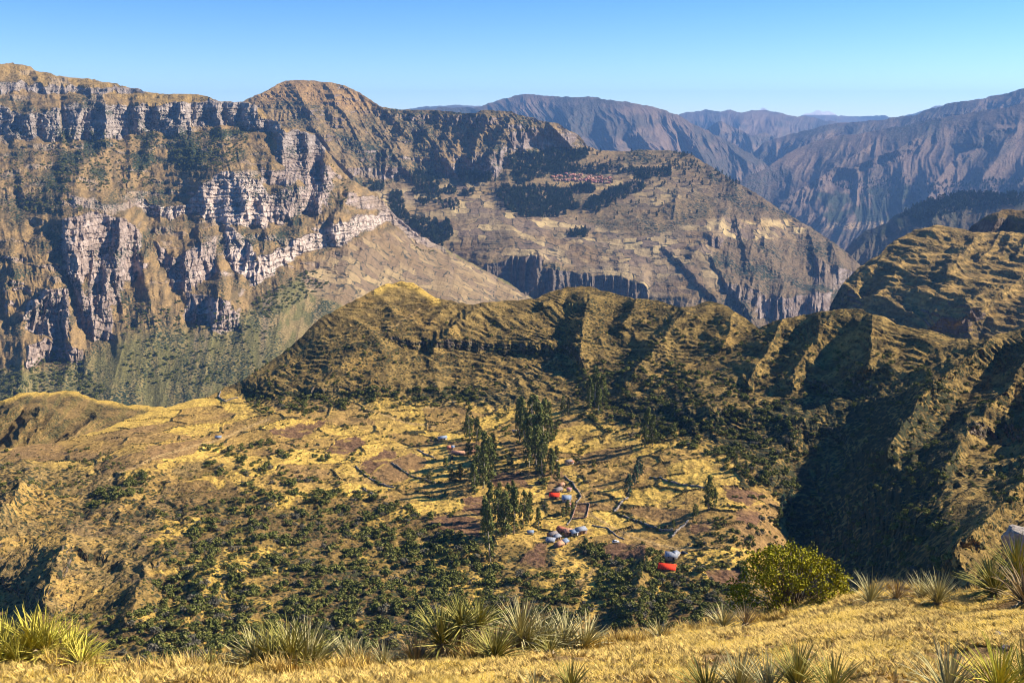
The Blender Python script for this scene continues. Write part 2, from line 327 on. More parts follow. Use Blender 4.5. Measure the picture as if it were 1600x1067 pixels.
def near_valley():
    S = build_sheet(NCREST, [(-90, 1140), (1700, 1140)], -90, 1700, 1260, 640, NCTRL, ncliff, jag=1.6, jagl=10, seed=1, back=16, backstep=.004, backslope=.55)
    U, V, W, Wv, D, cm = (S[k] for k in ('U', 'V', 'W', 'Wv', 'D', 'cm'))
    V2 = V + 4 * fbm(U / 18, V / 18, 3, 41); U2 = U + 9 * fbm(U / 35, V / 35, 4, 42)
    tot = 0
    for pts, wl, wr, amp in NSPURS: tot = tot + spur(U2, V2, pts, wl, wr, amp)
    Zb = point(U, V, D)[..., 2]; D = D + tot * 1.6
    S['D'] = D
    P = point(U, V, D)
    X, Y, Z = P[..., 0], P[..., 1], P[..., 2]
    face = 1 - sstep(Wv, np.interp(U, [-90, 340, 400, 700, 900, 1000, 1140, 1220, 1240, 1300, 1700], [690, 600, 612, 612, 625, 650, 690, 760, 860, 1000, 1000]), np.interp(U, [-90, 340, 400, 700, 900, 1000, 1140, 1220, 1240, 1300, 1700], [705, 620, 640, 640, 655, 690, 730, 800, 900, 1050, 1050]))
    lowl = inpoly(W, Wv, [(-90, 700), (150, 740), (330, 720), (420, 760), (600, 780), (760, 850), (1000, 860), (1200, 880), (1250, 1150), (-90, 1150)]).astype(float); lowl = box_blur(lowl, 6)
    dz = fbm(X / 90, Y / 90, 4, 3) * 4 * (0.5 + .5 * face) + fbm(X / 22, Y / 22, 4, 4) * (1.4 - .2 * face + 1.8 * lowl) + fbm(X / 5, Y / 5, 2, 5) * .4
    gx = ridged((X + .5 * Y) / 60, (Y - .3 * X) / 170, 3, 6); dz = dz + (gx - .5) * 4 * face
    edge = sstep(np.arange(V.shape[0])[:, None] * np.ones_like(V), 0, 25)
    dz = dz * (0.35 + .65 * edge)
    Zt = Z + dz
    hs = 3.0 + .8 * fbm(X / 200, Y / 200, 2, 8)
    tw = 0.9 * fbm(X / 45, Y / 45, 3, 9)
    q = (Zb * .65 + Zt * .35 + (ridged(X / 26, Y / 60, 3, 11) - .5) * 1.3) / hs + tw; f = q - np.floor(q); g = np.where(f < .6, f * .12 / .6, .12 + (f - .6) * .88 / .4)
    leftm = inpoly(W, Wv, [(-90, 700), (60, 705), (200, 700), (320, 725), (300, 790), (260, 860), (240, 900), (-90, 900)]).astype(float); leftm = box_blur(leftm, 5)
    tmask = np.clip(face * 1.0 + .5 * lowl + .6 * leftm + .25, 0, 1) * sstep(fbm(X / 50, Y / 50, 3, 10), -.5, .05) * sstep(fbm(X / 24, Zb / 2.2, 3, 16), -.38, -.05)
    dz = dz + (g - f) * hs * tmask * (0.2 + .8 * edge)
    bank = sstep(f, .58, .7) * tmask
    # rows of hedge banks on the shelf
    q2 = (Z + dz * .3) / 3.1 + .8 * fbm(X / 60, Y / 60, 3, 12); f2 = q2 - np.floor(q2)
    b2 = sstep(f2, .8, .9) * (1 - face) * sstep(fbm(X / 40, Y / 40, 3, 13), -.1, .2)
    P = finish(S, dz)
    # rock ribs in the little cliffs
    nz, nv = slope_of(P)
    cmr = np.clip(cm * 1.2, 0, 1)
    P[..., 1] += cmr * (fbm(X / 9, Z / 25, 4, 14) * 6); P[..., 0] += cmr * fbm(X / 12, Z / 12, 3, 15) * 3
    nz, nv = slope_of(P)
    # colours
    n1 = fbm(X / 60, Y / 60, 4, 20); n2 = fbm(X / 14, Y / 14, 4, 21); n3 = fbm(X / 150, Y / 150, 3, 22)
    col = mixc(TAN, GRASS, sstep(n1 + .5 * n2, -.25, .3))
    col = mixc(col, TURF, sstep(n2 - .3 * n1, .1, .5) * .8)
    hill = mixc(C3(.31, .22, .085), C3(.15, .11, .05), sstep(n2 + n1 * .5, -.3, .3)); hill = mixc(hill, C3(.38, .255, .09), sstep(n1 - .4 * n2, .15, .5) * .8)
    col = mixc(col, hill, face)
    brush = mixc(TURF * .9, C3(.12, .09, .04), sstep(n2, -.3, .2)); brush = mixc(brush, GRASS * .9, sstep(n1 + .8 * n2, .18, .42))
    col = mixc(col, brush, lowl * .9)
    left = inpoly(W, Wv, [(-90, 700), (60, 705), (200, 700), (320, 725), (260, 790), (230, 860), (240, 900), (-90, 1000)]).astype(float); left = box_blur(left, 5)
    col = mixc(col, mixc(C3(.21, .155, .085), C3(.36, .24, .09), sstep(n1 + .7 * n2, -.1, .35)), left * .9)
    for pg in GOLD:
        m = box_blur(inpoly(W, Wv, pg).astype(float), 2); col = mixc(col, mixc(GRASS * 1.2, C3(.46, .30, .10), sstep(n2, 0, .5)), m * .85)
    crest_lit = (1 - sstep(V - S['vt'], 3, 14)) * inpoly(U, V, [(585, 430), (680, 430), (690, 480), (585, 480)]); col = mixc(col, GRASS * 1.15, crest_lit)  # lit look of this crest put into a brighter grass colour
    summ = inpoly(W, Wv, [(352, 611), (270, 634), (200, 655), (100, 690), (100, 697), (220, 662), (300, 645), (350, 640), (395, 640), (370, 618)]).astype(float); col = mixc(col, GRASS * 1.1, summ * .85)
    fm = np.zeros_like(U)
    for pg in FIELDS:
        m = inpoly(U + 5 * fbm(U / 9, V / 7, 4, 30), V + 3 * fbm(U / 9, V / 7, 4, 31), pg) * (.86 + .1 * np.sign(n2 + .25))
        m = m * sstep(n2, -.75, -.35); fur = .12 * np.sin((X * .8 + Y * .6) * 1.9)
        fm = np.maximum(fm, m); col = mixc(col, SOIL * 1.15 * (1 + .35 * fbm(X / 4, Y / 4, 3, 33) + .25 * fbm(X / 25, Y / 25, 2, 34) + fur)[..., None], m)
    for pg in FIELDS_PALE:
        m = inpoly(U + 1.5 * fbm(U / 8, V / 8, 2, 30), V + 1.2 * fbm(U / 8, V / 8, 2, 31), pg).astype(float)
        fm = np.maximum(fm, m); col = mixc(col, C3(.27, .17, .09), m * .85)
    shelf = (1 - face) * (1 - .75 * lowl)
    idn, edd = cells((X + 8 * fbm(X / 60, Y / 60, 2, 35)) / 46 + .25 * Y / 46, (Y + 8 * fbm(X / 60, Y / 60, 2, 36)) / 34 - .15 * X / 34, 3)
    pc = mixc(GRASS * 1.22, C3(.30, .19, .09), sstep(idn, .45, .75)); pc = mixc(pc, C3(.24, .15, .08), sstep(idn, .86, .9)); pc = mixc(pc, TURF, sstep(n2, .1, .5) * .6)
    col = mixc(col, pc, shelf * .6 * (1 - fm)); hl = (1 - sstep(edd, .03, .075)) * sstep(fbm(X / 30, Y / 30, 2, 37), -.15, .1) * shelf * (1 - fm)
    col = mixc(col, C3(.085, .07, .03), hl * .85); P[..., 2] += hl * .9
    bk = np.clip(bank * .6, 0, 1); col = mixc(col, C3(.10, .075, .038), bk)
    for pts, wd in PATHS:
        p = np.array(pts, float); dm = np.full(U.shape, 1e9)
        for a, b in zip(p[:-1], p[1:]):
            dx, dy = b - a; t = np.clip(((U - a[0]) * dx + (V - a[1]) * dy) / (dx * dx + dy * dy), 0, 1)
            dm = np.minimum(dm, np.hypot(U - a[0] - t * dx, V - a[1] - t * dy))
        col = mixc(col, C3(.50, .35, .17), (1 - sstep(dm, wd * .6, wd * 1.5)) * .8)
    steep = 1 - sstep(nz, .45, .66)
    rock = np.clip(steep * sstep(cmr + .4 * n2, .1, .5), 0, 1)
    col = mixc(col, C3(.24, .20, .16), rock)
    sb = .28 * face + .12 + .35 * lowl + bank * .25 + .25 * steep + n3 * .3 + hl * .6
    shade = inpoly(W, Wv, [(1150, 640), (1500, 600), (1480, 900), (1240, 900), (1200, 720), (1050, 700), (1060, 640)]).astype(float); sb = sb + box_blur(shade, 8) * .35  # ravine shade deepened in the colour by denser dark scrub
    strip = band(W, Wv, [(370, 600, 645), (600, 612, 640), (760, 612, 632), (900, 620, 650), (1050, 620, 700)], 5, 5, 9); sb = sb + strip * .35
    sb = sb * (1 - fm) * (1 - .85 * summ)
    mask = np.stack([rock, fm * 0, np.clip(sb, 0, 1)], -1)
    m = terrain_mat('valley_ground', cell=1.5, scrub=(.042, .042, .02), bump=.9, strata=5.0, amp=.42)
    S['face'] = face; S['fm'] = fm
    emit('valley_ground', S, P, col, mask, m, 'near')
near_valley()

# ================================================================ small hill at the left edge, beyond the saddle
def left_hill():
    S = build_sheet([(-90, 630), (0, 625), (35, 613), (70, 609), (110, 611), (150, 622), (200, 631), (240, 634), (300, 640)], [(-90, 760), (300, 700)], -90, 300, 300, 110,
        [(-90, 630, 1150), (35, 613, 1150), (110, 611, 1180), (240, 634, 1150), (300, 640, 1150), (-90, 740, 960), (50, 740, 960), (150, 720, 980), (300, 700, 1010)], seed=3, back=14, backstep=.006)
    U, V = S['U'], S['V']
    V2 = V + 3 * fbm(U / 18, V / 18, 3, 141); U2 = U + 5 * fbm(U / 25, V / 25, 3, 142)
    for pts, wl, wr, amp in [([(62, 640), (0, 712)], 24, 30, 14), ([(85, 645), (30, 700)], 16, 25, 10), ([(150, 652), (95, 690)], 14, 40, 8), ([(20, 635), (-40, 690)], 20, 25, 12), ([(200, 660), (150, 690)], 10, 30, 5)]:
        S['D'] = S['D'] + spur(U2, V2, pts, wl, wr, amp) * 2.6
    P = point(U, V, S['D']); X, Y, Z = P[..., 0], P[..., 1], P[..., 2]
    dz = fbm(X / 40, Y / 40, 4, 143) * 3; q = (Z + dz) / 4.5 + .5 * fbm(X / 50, Y / 50, 2, 144); f = q - np.floor(q)
    g = np.where(f < .65, f * .2 / .65, .2 + (f - .65) * .8 / .35); dz = dz + (g - f) * 4.5 * .8
    P = finish(S, dz); n1 = fbm(X / 30, Y / 30, 4, 145)
    col = mixc(C3(.26, .18, .08), C3(.15, .11, .055), sstep(n1, -.3, .3)); top = 1 - sstep(V - S['vt'], 2, 9 + 7 * n1); col = mixc(col, GRASS, top * .9)
    col = mixc(col, OLIVE, sstep(f, .6, .72) * .55)
    mask = np.stack([U * 0, U * 0, np.clip(.45 + n1 * .4 - top * .4, 0, 1)], -1)
    emit('hill', S, P, col, mask, bpy.data.materials['valley_ground'], 'lhill')
left_hill()

# ================================================================ hill at the right, beyond the ridge
def right_hills():
    m = terrain_mat('dry_hill', cell=3.0, scrub=(.04, .04, .02), bump=.9, strata=9.0, amp=.42)
    S = build_sheet([(1480, 372), (1510, 366), (1518, 352), (1540, 337), (1565, 329), (1600, 327), (1700, 322)], [(1480, 520), (1700, 520)], 1480, 1700, 160, 120,
        [(1480, 372, 2500), (1540, 337, 2500), (1700, 322, 2450), (1480, 520, 1800), (1700, 520, 1800), (1600, 400, 2250)], lambda U, V: band(U, V, [(1480, 345, 372), (1600, 340, 372), (1700, 335, 370)], 3, 4, 31), seed=31, back=12, backstep=.01)
    U, V = S['U'], S['V']
    for a in [([(1560, 335), (1545, 372)], 30, 20, 40), ([(1620, 335), (1600, 372)], 30, 25, 45), ([(1680, 335), (1650, 400)], 30, 25, 45)]: S['D'] = S['D'] + spur(S['W'], V, *a)
    P = point(U, V, S['D']); X, Y = P[..., 0], P[..., 1]; P = finish(S, fbm(X / 80, Y / 80, 5, 150) * 8); nz, _ = slope_of(P)
    n1 = fbm(X / 40, Y / 40, 4, 151); col = mixc(C3(.27, .18, .08), C3(.15, .11, .055), sstep(n1, -.3, .3)); rk = 1 - sstep(nz, .4, .65); col = mixc(col, C3(.2, .16, .13), rk)
    emit('hill', S, P, col, np.stack([rk, U * 0, np.clip(.3 + .3 * n1, 0, 1)], -1), m, 'rhill2')
    S = build_sheet([(1270, 560), (1290, 500), (1300, 470), (1312, 450), (1326, 432), (1345, 415), (1372, 398), (1400, 375), (1430, 360), (1466, 351), (1500, 354), (1520, 362), (1560, 363), (1600, 364), (1700, 366)], [(1270, 600), (1700, 600)], 1270, 1700, 420, 230,
        [(1290, 500, 1900), (1326, 432, 2050), (1400, 375, 2200), (1466, 351, 2300), (1560, 363, 2330), (1700, 366, 2420), (1270, 600, 1600), (1450, 600, 1620), (1700, 600, 1720), (1400, 470, 1900), (1500, 460, 1880), (1600, 450, 1960), (1700, 450, 2040)],
        lambda U, V: np.maximum(band(U, V, [(1280, 455, 500), (1320, 450, 495), (1345, 460, 490)], 3, 3, 32) * .9, band(U, V, [(1440, 478, 510), (1500, 465, 530), (1540, 490, 525)], 3, 3, 33) * .8), seed=32, back=14, backstep=.01)
    U, V = S['U'], S['V']; U2 = U + 7 * fbm(U / 22, V / 22, 4, 160); V2 = V + 3 * fbm(U / 15, V / 15, 3, 161)
    for a in [([(1462, 356), (1410, 405), (1365, 470), (1330, 510)], 26, 60, 24), ([(1400, 385), (1345, 430), (1312, 470)], 20, 24, 16), ([(1532, 362), (1500, 395), (1480, 425)], 28, 30, 36), ([(1562, 364), (1535, 400)], 14, 22, 26), ([(1585, 365), (1560, 400)], 12, 20, 26), ([(1612, 366), (1590, 398)], 14, 20, 26), ([(1640, 400), (1560, 455), (1500, 500)], 50, 30, 36), ([(1535, 455), (1490, 480), (1445, 515)], 34, 60, 34), ([(1640, 470), (1600, 510), (1580, 530)], 50, 60, 45), ([(1440, 420), (1420, 500)], 10, 40, 8), ([(1480, 430), (1450, 500)], 10, 40, 8)]:
        S['D'] = S['D'] + spur(U2, V2, *a)
    P = point(U, V, S['D']); X, Y, Z = P[..., 0], P[..., 1], P[..., 2]
    dz = fbm(X / 90, Y / 90, 5, 162) * 9 + (ridged((X + .4 * Y) / 60, (Y - .3 * X) / 200, 3, 163) - .5) * 10
    q = (Z + dz) / 8 + .6 * fbm(X / 80, Y / 80, 2, 164); f = q - np.floor(q); g = np.where(f < .65, f * .3 / .65, .3 + (f - .65) * .7 / .35)
    edge = sstep(np.arange(V.shape[0])[:, None] * np.ones_like(V), 0, 14); dz = (dz + (g - f) * 8 * .6) * (.3 + .7 * edge)
    P = finish(S, dz); nz, _ = slope_of(P); n1 = fbm(X / 50, Y / 50, 4, 165); n2 = fbm(X / 15, Y / 15, 3, 166)
    col = mixc(C3(.40, .27, .105), C3(.21, .15, .07), sstep(n1 + .6 * n2, -.3, .3)); col = mixc(col, OLIVE, sstep(f, .6, .75) * .5)
    rk = (1 - sstep(nz, .35, .6)) * sstep(S['cm'] + .3 * n2, .1, .5); col = mixc(col, C3(.22, .17, .14), rk)
    emit('hill', S, P, col, np.stack([rk, U * 0, np.clip(.3 + .3 * n1, 0, 1)], -1), m, 'rhill')
right_hills()

# ================================================================ cliff mountain at the left
M1CLIFF = [ # (u, top, bottom) bands of bare wall, strength
    ([(-90, 150, 205), (0, 165, 210), (40, 178, 216), (95, 170, 218)], .95), ([(95, 164, 212), (150, 160, 220), (200, 166, 210)], .97), ([(200, 164, 206), (255, 164, 206), (300, 158, 208)], .97), ([(300, 158, 198), (350, 156, 192), (402, 160, 192)], .97), ([(385, 186, 208), (440, 186, 206)], .9),
    ([(-90, 118, 142), (0, 126, 143), (60, 130, 144), (150, 134, 146), (235, 136, 146)], .7),
    ([(432, 204, 250), (455, 202, 262), (490, 210, 268), (508, 225, 262)], .97), ([(405, 262, 288), (470, 260, 285), (500, 255, 300), (516, 260, 330)], .85),
    ([(212, 306, 322), (240, 318, 338), (285, 322, 340), (312, 300, 330)], .95), ([(310, 292, 335), (345, 270, 352), (390, 270, 350), (420, 300, 355)], .97),
    ([(410, 310, 345), (440, 296, 350), (480, 286, 330), (505, 300, 330)], .93), ([(388, 420, 450), (410, 402, 440), (440, 385, 415), (475, 368, 396), (530, 348, 382), (590, 330, 352), (612, 335, 345)], .95),
    ([(95, 345, 400), (118, 335, 460), (150, 328, 400), (175, 335, 430), (205, 345, 440), (220, 360, 425)], .96), ([(140, 400, 480), (165, 415, 482), (190, 430, 470)], .95), ([(118, 430, 500), (145, 470, 532), (178, 485, 530)], .8),
    ([(40, 470, 515), (75, 452, 530), (108, 450, 530)], .93), ([(40, 540, 575), (70, 530, 560), (110, 535, 565), (128, 545, 578)], .9),
    ([(245, 375, 405), (270, 400, 430), (305, 385, 445), (340, 370, 425)], .9), ([(262, 395, 448), (300, 430, 455)], .8), ([(290, 455, 500), (340, 460, 520), (375, 490, 520)], .9), ([(350, 350, 400), (385, 370, 440), (400, 400, 445)], .85),
    ([(540, 300, 318), (590, 305, 330), (640, 352, 372), (700, 392, 404)], .6), ([(-90, 300, 330), (0, 290, 318), (60, 296, 322)], .5), ([(100, 300, 318), (180, 318, 335), (230, 300, 312)], .6)]
M1SPUR = [([(164, 160), (165, 222)], 30, 22, 95), ([(125, 168), (116, 214)], 30, 16, 80), ([(92, 170), (88, 215)], 12, 20, 40), ([(40, 176), (28, 214)], 22, 26, 60), ([(282, 162), (280, 207)], 14, 16, 70), ([(400, 160), (402, 194)], 46, 20, 80), ([(222, 164), (214, 204)], 15, 20, 50), ([(250, 166), (246, 204)], 10, 16, 30), ([(330, 160), (326, 196)], 10, 20, 30), ([(360, 160), (356, 190)], 8, 12, 25),
    ([(514, 240), (506, 290), (498, 330)], 15, 30, 80), ([(463, 284), (452, 335)], 32, 26, 80), ([(390, 268), (380, 305)], 14, 30, 24), ([(442, 205), (440, 250)], 16, 16, 40), ([(480, 206), (478, 262)], 12, 18, 30),
    ([(102, 290), (84, 350)], 30, 40, 40), ([(152, 232), (118, 280)], 34, 30, 60), ([(206, 258), (200, 292)], 14, 24, 40), ([(240, 210), (225, 262), (205, 280)], 14, 30, 35), ([(75, 205), (60, 260), (75, 300)], 16, 40, 15), ([(300, 210), (280, 240), (262, 262)], 14, 30, 35), ([(345, 200), (320, 240)], 14, 30, 35),
    ([(122, 338), (120, 400), (128, 462)], 26, 18, 60), ([(189, 340), (188, 435)], 28, 22, 95), ([(168, 415), (163, 480)], 18, 18, 60), ([(292, 400), (287, 455)], 24, 20, 60), ([(342, 455), (336, 520)], 38, 30, 70), ([(386, 300), (376, 352)], 12, 14, 40), ([(416, 305), (408, 350)], 10, 16, 40), ([(472, 340), (460, 385)], 20, 30, 45), ([(312, 360), (308, 430)], 12, 16, 45),
    ([(88, 440), (40, 492)], 24, 20, 55), ([(104, 470), (106, 535)], 8, 16, 40), ([(30, 420), (-10, 470)], 26, 30, 28), ([(60, 540), (30, 600), (0, 640)], 50, 40, 60), ([(250, 330), (235, 380), (215, 420)], 14, 30, 40), ([(395, 380), (380, 430)], 14, 20, 45), ([(545, 300), (520, 350)], 14, 30, 40), ([(60, 370), (20, 420)], 14, 40, 14),
    ([(20, 250), (40, 300), (60, 340)], 14, 50, 20), ([(420, 360), (410, 400)], 14, 20, 30)]
def cliff_mountain():
    crest = [(-90, 84), (0, 97), (20, 97), (60, 110), (100, 119), (130, 121), (170, 128), (200, 136), (232, 143), (250, 145), (310, 147), (345, 157), (390, 160), (402, 166), (430, 190), (455, 200), (475, 202), (495, 214), (510, 232), (520, 248), (545, 278), (590, 303), (620, 338), (660, 370), (700, 391), (760, 424), (800, 444), (832, 466), (860, 486)]
    ctrl = [(-90, 84, 5100), (0, 97, 5000), (100, 119, 4900), (200, 136, 4750), (310, 148, 4600), (400, 166, 4450), (455, 201, 4250), (510, 235, 4150), (590, 303, 4150), (700, 391, 4200), (860, 486, 3900),
        (-90, 205, 4300), (60, 205, 4300), (200, 205, 4250), (330, 205, 4200), (-90, 300, 3760), (60, 290, 3740), (200, 280, 3900), (330, 270, 3800), (430, 270, 3850),
        (160, 335, 3380), (60, 350, 3330), (-90, 370, 3250), (40, 420, 3080), (-90, 430, 3080), (240, 345, 3550), (340, 360, 3450), (440, 350, 3550), (540, 350, 3700), (620, 370, 3900),
        (160, 470, 2950), (60, 470, 3000), (-90, 480, 3050), (300, 460, 3000), (400, 450, 3100), (500, 430, 3350), (600, 420, 3600), (700, 440, 3700), (500, 520, 2850), (650, 520, 3150), (860, 520, 3500),
        (-90, 640, 2500), (60, 620, 2500), (200, 620, 2480), (350, 610, 2450), (500, 600, 2480), (860, 600, 2900)]
    def cl(U, V):
        m = np.zeros_like(U)
        for i, (p, s) in enumerate(M1CLIFF): m = np.maximum(m, band(U, V, p, 2.2, 5, 40 + i) * s)
        nn = fbm(U / 60, V / 14, 3, 201)                 # lesser ledges everywhere above the scree
        m = np.maximum(m, sstep(nn, .22, .34) * .55 * (1 - sstep(V, 430, 520)) * (1 - sstep(U, 480, 620)))
        return m
    S = build_sheet(crest, [(-90, 680), (350, 670), (500, 640), (860, 560)], -90, 860, 800, 500, ctrl, cl, jag=1.6, jagl=9, seed=2, back=14, backstep=.012, backslope=.45)
    U, V, W, Wv, cm = (S[k] for k in ('U', 'V', 'W', 'Wv', 'cm'))
    P0 = point(U, V, S['D']); Z0 = P0[..., 2]; az = U * 2.4            # lateral metres
    U2 = U + 7 * fbm(U / 14, V / 22, 4, 203); V2 = V + 3 * fbm(U / 15, V / 15, 3, 204)
    d = 0
    for a in M1SPUR: d = d + spur(U2, V2, *a) * .85
    scree = sstep(Wv, np.interp(U, [-90, 100, 200, 350, 420, 500, 600, 860], [560, 560, 500, 500, 450, 410, 370, 400]), np.interp(U, [-90, 100, 200, 350, 420, 500, 600, 860], [600, 590, 540, 530, 470, 420, 380, 410]))
    rough = 1 - .8 * scree
    d = d - (ridged(az / 260 + .0012 * Z0, Z0 / 700, 4, 205) - .4) * 52 * rough - fbm(az / 60, Z0 / 90, 4, 206) * 18 * rough
    d = d - (ridged(az / 190 - .004 * Z0, Z0 / 1500, 3, 216) - .4) * 26 * scree
    azw = az + 30 * fbm(az / 120, Z0 / 90, 3, 217); fl = ridged(azw / 85, Z0 / 420, 3, 207) * .75 + ridged(azw / 30, Z0 / 200, 3, 218) * .25
    d = d - cm * (fl - .4) * (44 - 24 * inpoly(U, V, [(310, 270), (400, 262), (425, 300), (420, 350), (330, 350)])) - cm * fbm(az / 18, Z0 / 30, 3, 208) * 9; bq = Z0 / 15 + .8 * fbm(az / 140, Z0 / 60, 3, 219); bf = bq - np.floor(bq); d = d + cm * (bf - .5) * 9
    S['D'] = S['D'] + d * (.25 + .75 * sstep(np.arange(V.shape[0])[:, None] * np.ones_like(V), 0, 14))
    P = finish(S); X, Y, Z = P[..., 0], P[..., 1], P[..., 2]
    P[..., 2] += fbm(X / 60, Y / 60, 4, 209) * 7 * rough
    # ledges in the beds
    q = Z / 26 + .35 * fbm(X / 220, Y / 220, 2, 210); f = q - np.floor(q); g = np.where(f < .6, f * .3 / .6, .3 + (f - .6) * .7 / .4); P[..., 2] += (g - f) * 26 * .6 * rough
    nz, nv = slope_of(P); nzb = box_blur(nz, 1)
    n1 = fbm(az / 130, Z / 60, 4, 211); n2 = fbm(az / 30, Z / 20, 4, 212); n3 = fbm(az / 350, Z / 200, 3, 213)
    col = mixc(C3(.30, .205, .095), C3(.17, .125, .065), sstep(n2 + .5 * n1, -.25, .3)); col = mixc(col, C3(.37, .25, .09), (1 - sstep(V - S['vt'], 10, 34 + 14 * n1)) * (1 - sstep(U, 330, 480)) * .9)
    low = C3(.17, .155, .062); low2 = C3(.26, .21, .09)
    col = mixc(col, mixc(low, low2, sstep(n2 + n1, -.1, .5)), scree)
    fld = np.clip(inpoly(W, Wv, [(470, 420), (560, 372), (620, 360), (700, 395), (760, 425), (835, 466), (840, 560), (600, 560), (540, 478), (480, 455)]).astype(float), 0, 1); fld = box_blur(fld, 3)
    col = mixc(col, C3(.26, .18, .10), fld * .9)
    gold = box_blur(inpoly(W, Wv, [(395, 480), (500, 450), (545, 480), (470, 560), (430, 530)]).astype(float), 5) * sstep(n2, -.2, .2); col = mixc(col, C3(.34, .25, .12), gold * .7)
    steep = 1 - sstep(nzb, .40, .60)
    rk = np.clip(np.maximum(steep * sstep(cm + .3 * n2, .05, .35), sstep(cm, .45, .7) * .9) * (1 - scree * (1 - sstep(cm, .3, .6))), 0, 1)
    rc = mixc(C3(.40, .325, .27), C3(.55, .455, .385), sstep(n3 + n2 * .8, -.3, .3)) * .88
    white = box_blur(inpoly(W, Wv, [(205, 300), (300, 310), (340, 262), (400, 262), (425, 300), (420, 360), (470, 365), (530, 345), (600, 325), (600, 360), (470, 400), (400, 455), (380, 430), (330, 350), (240, 350)]).astype(float), 5)
    rc = mixc(rc, C3(.66, .56, .47), white * .85); grey = 1 - sstep(V, 225, 250); rc = mixc(rc, C3(.38, .345, .305), grey * .8)
    col = mixc(col, rc, rk)
    # scree tongues under the walls
    fan = sstep(ridged(az / 120 - .003 * Z, Z / 900, 2, 214), .55, .8) * scree * (1 - sstep(Wv, 480, 600)); col = mixc(col, C3(.30, .22, .15), fan * .7)
    sb = np.clip(.42 + n1 * .6 - .25 * (1 - sstep(V - S['vt'], 10, 40)) + .08 * scree, 0, 1) * (1 - fld)
    ugreen = box_blur(inpoly(W, Wv, [(90, 205), (400, 200), (380, 250), (300, 262), (240, 290), (200, 280), (150, 300), (60, 300), (90, 240)]).astype(float), 6); sb = np.clip(sb + ugreen * .35 * sstep(n1, -.3, .2), 0, 1)
    m = terrain_mat('cliff_country', cell=3.2, scrub=(.032, .042, .022), fieldc=((.44, .31, .14), (.20, .135, .08), (.05, .045, .03)), fieldsize=44, bump=1.0, strata=16.0, amp=.4)
    emit('mountain', S, P, col, np.stack([rk, fld, sb], -1), m, 'cliff')
cliff_mountain()

# ================================================================ domed ridge and farmed plateau behind it
M2SPUR = [([(745, 178), (718, 215), (703, 258)], 24, 18, 90), ([(772, 178), (748, 215), (738, 248)], 20, 20, 80), ([(805, 176), (775, 225), (760, 262)], 22, 50, 90), ([(715, 180), (690, 225), (700, 272)], 14, 14, 50), ([(700, 178), (672, 200), (640, 235)], 18, 30, 60), ([(650, 176), (624, 215), (600, 262)], 22, 30, 80), ([(620, 180), (590, 215), (560, 250)], 20, 26, 60), ([(690, 230), (682, 262)], 12, 16, 40), ([(628, 240), (615, 268)], 30, 20, 60), ([(570, 190), (552, 230), (535, 268)], 18, 30, 60),
    ([(530, 150), (520, 190), (512, 225)], 20, 30, 50), ([(820, 200), (812, 270)], 6, 60, 40), ([(740, 250), (728, 285)], 14, 18, 40), ([(770, 262), (752, 288)], 14, 18, 40),
    ([(845, 398), (838, 440), (820, 470)], 38, 30, 90), ([(870, 410), (860, 470)], 26, 20, 80), ([(1115, 365), (1100, 382), (1080, 400)], 24, 40, 60), ([(1262, 345), (1270, 385), (1285, 430)], 22, 34, 70), ([(1195, 370), (1205, 420)], 16, 50, 50), ([(1060, 300), (1050, 335)], 16, 40, 40), ([(1150, 340), (1175, 430)], 10, 60, 40), ([(1300, 372), (1312, 420)], 14, 20, 50),
    ([(1110, 400), (1140, 450), (1180, 500)], 10, 60, 40), ([(1225, 440), (1215, 500)], 14, 40, 50), ([(1280, 440), (1272, 480)], 14, 30, 50), ([(1040, 390), (1075, 420), (1120, 470)], 10, 60, 30)]
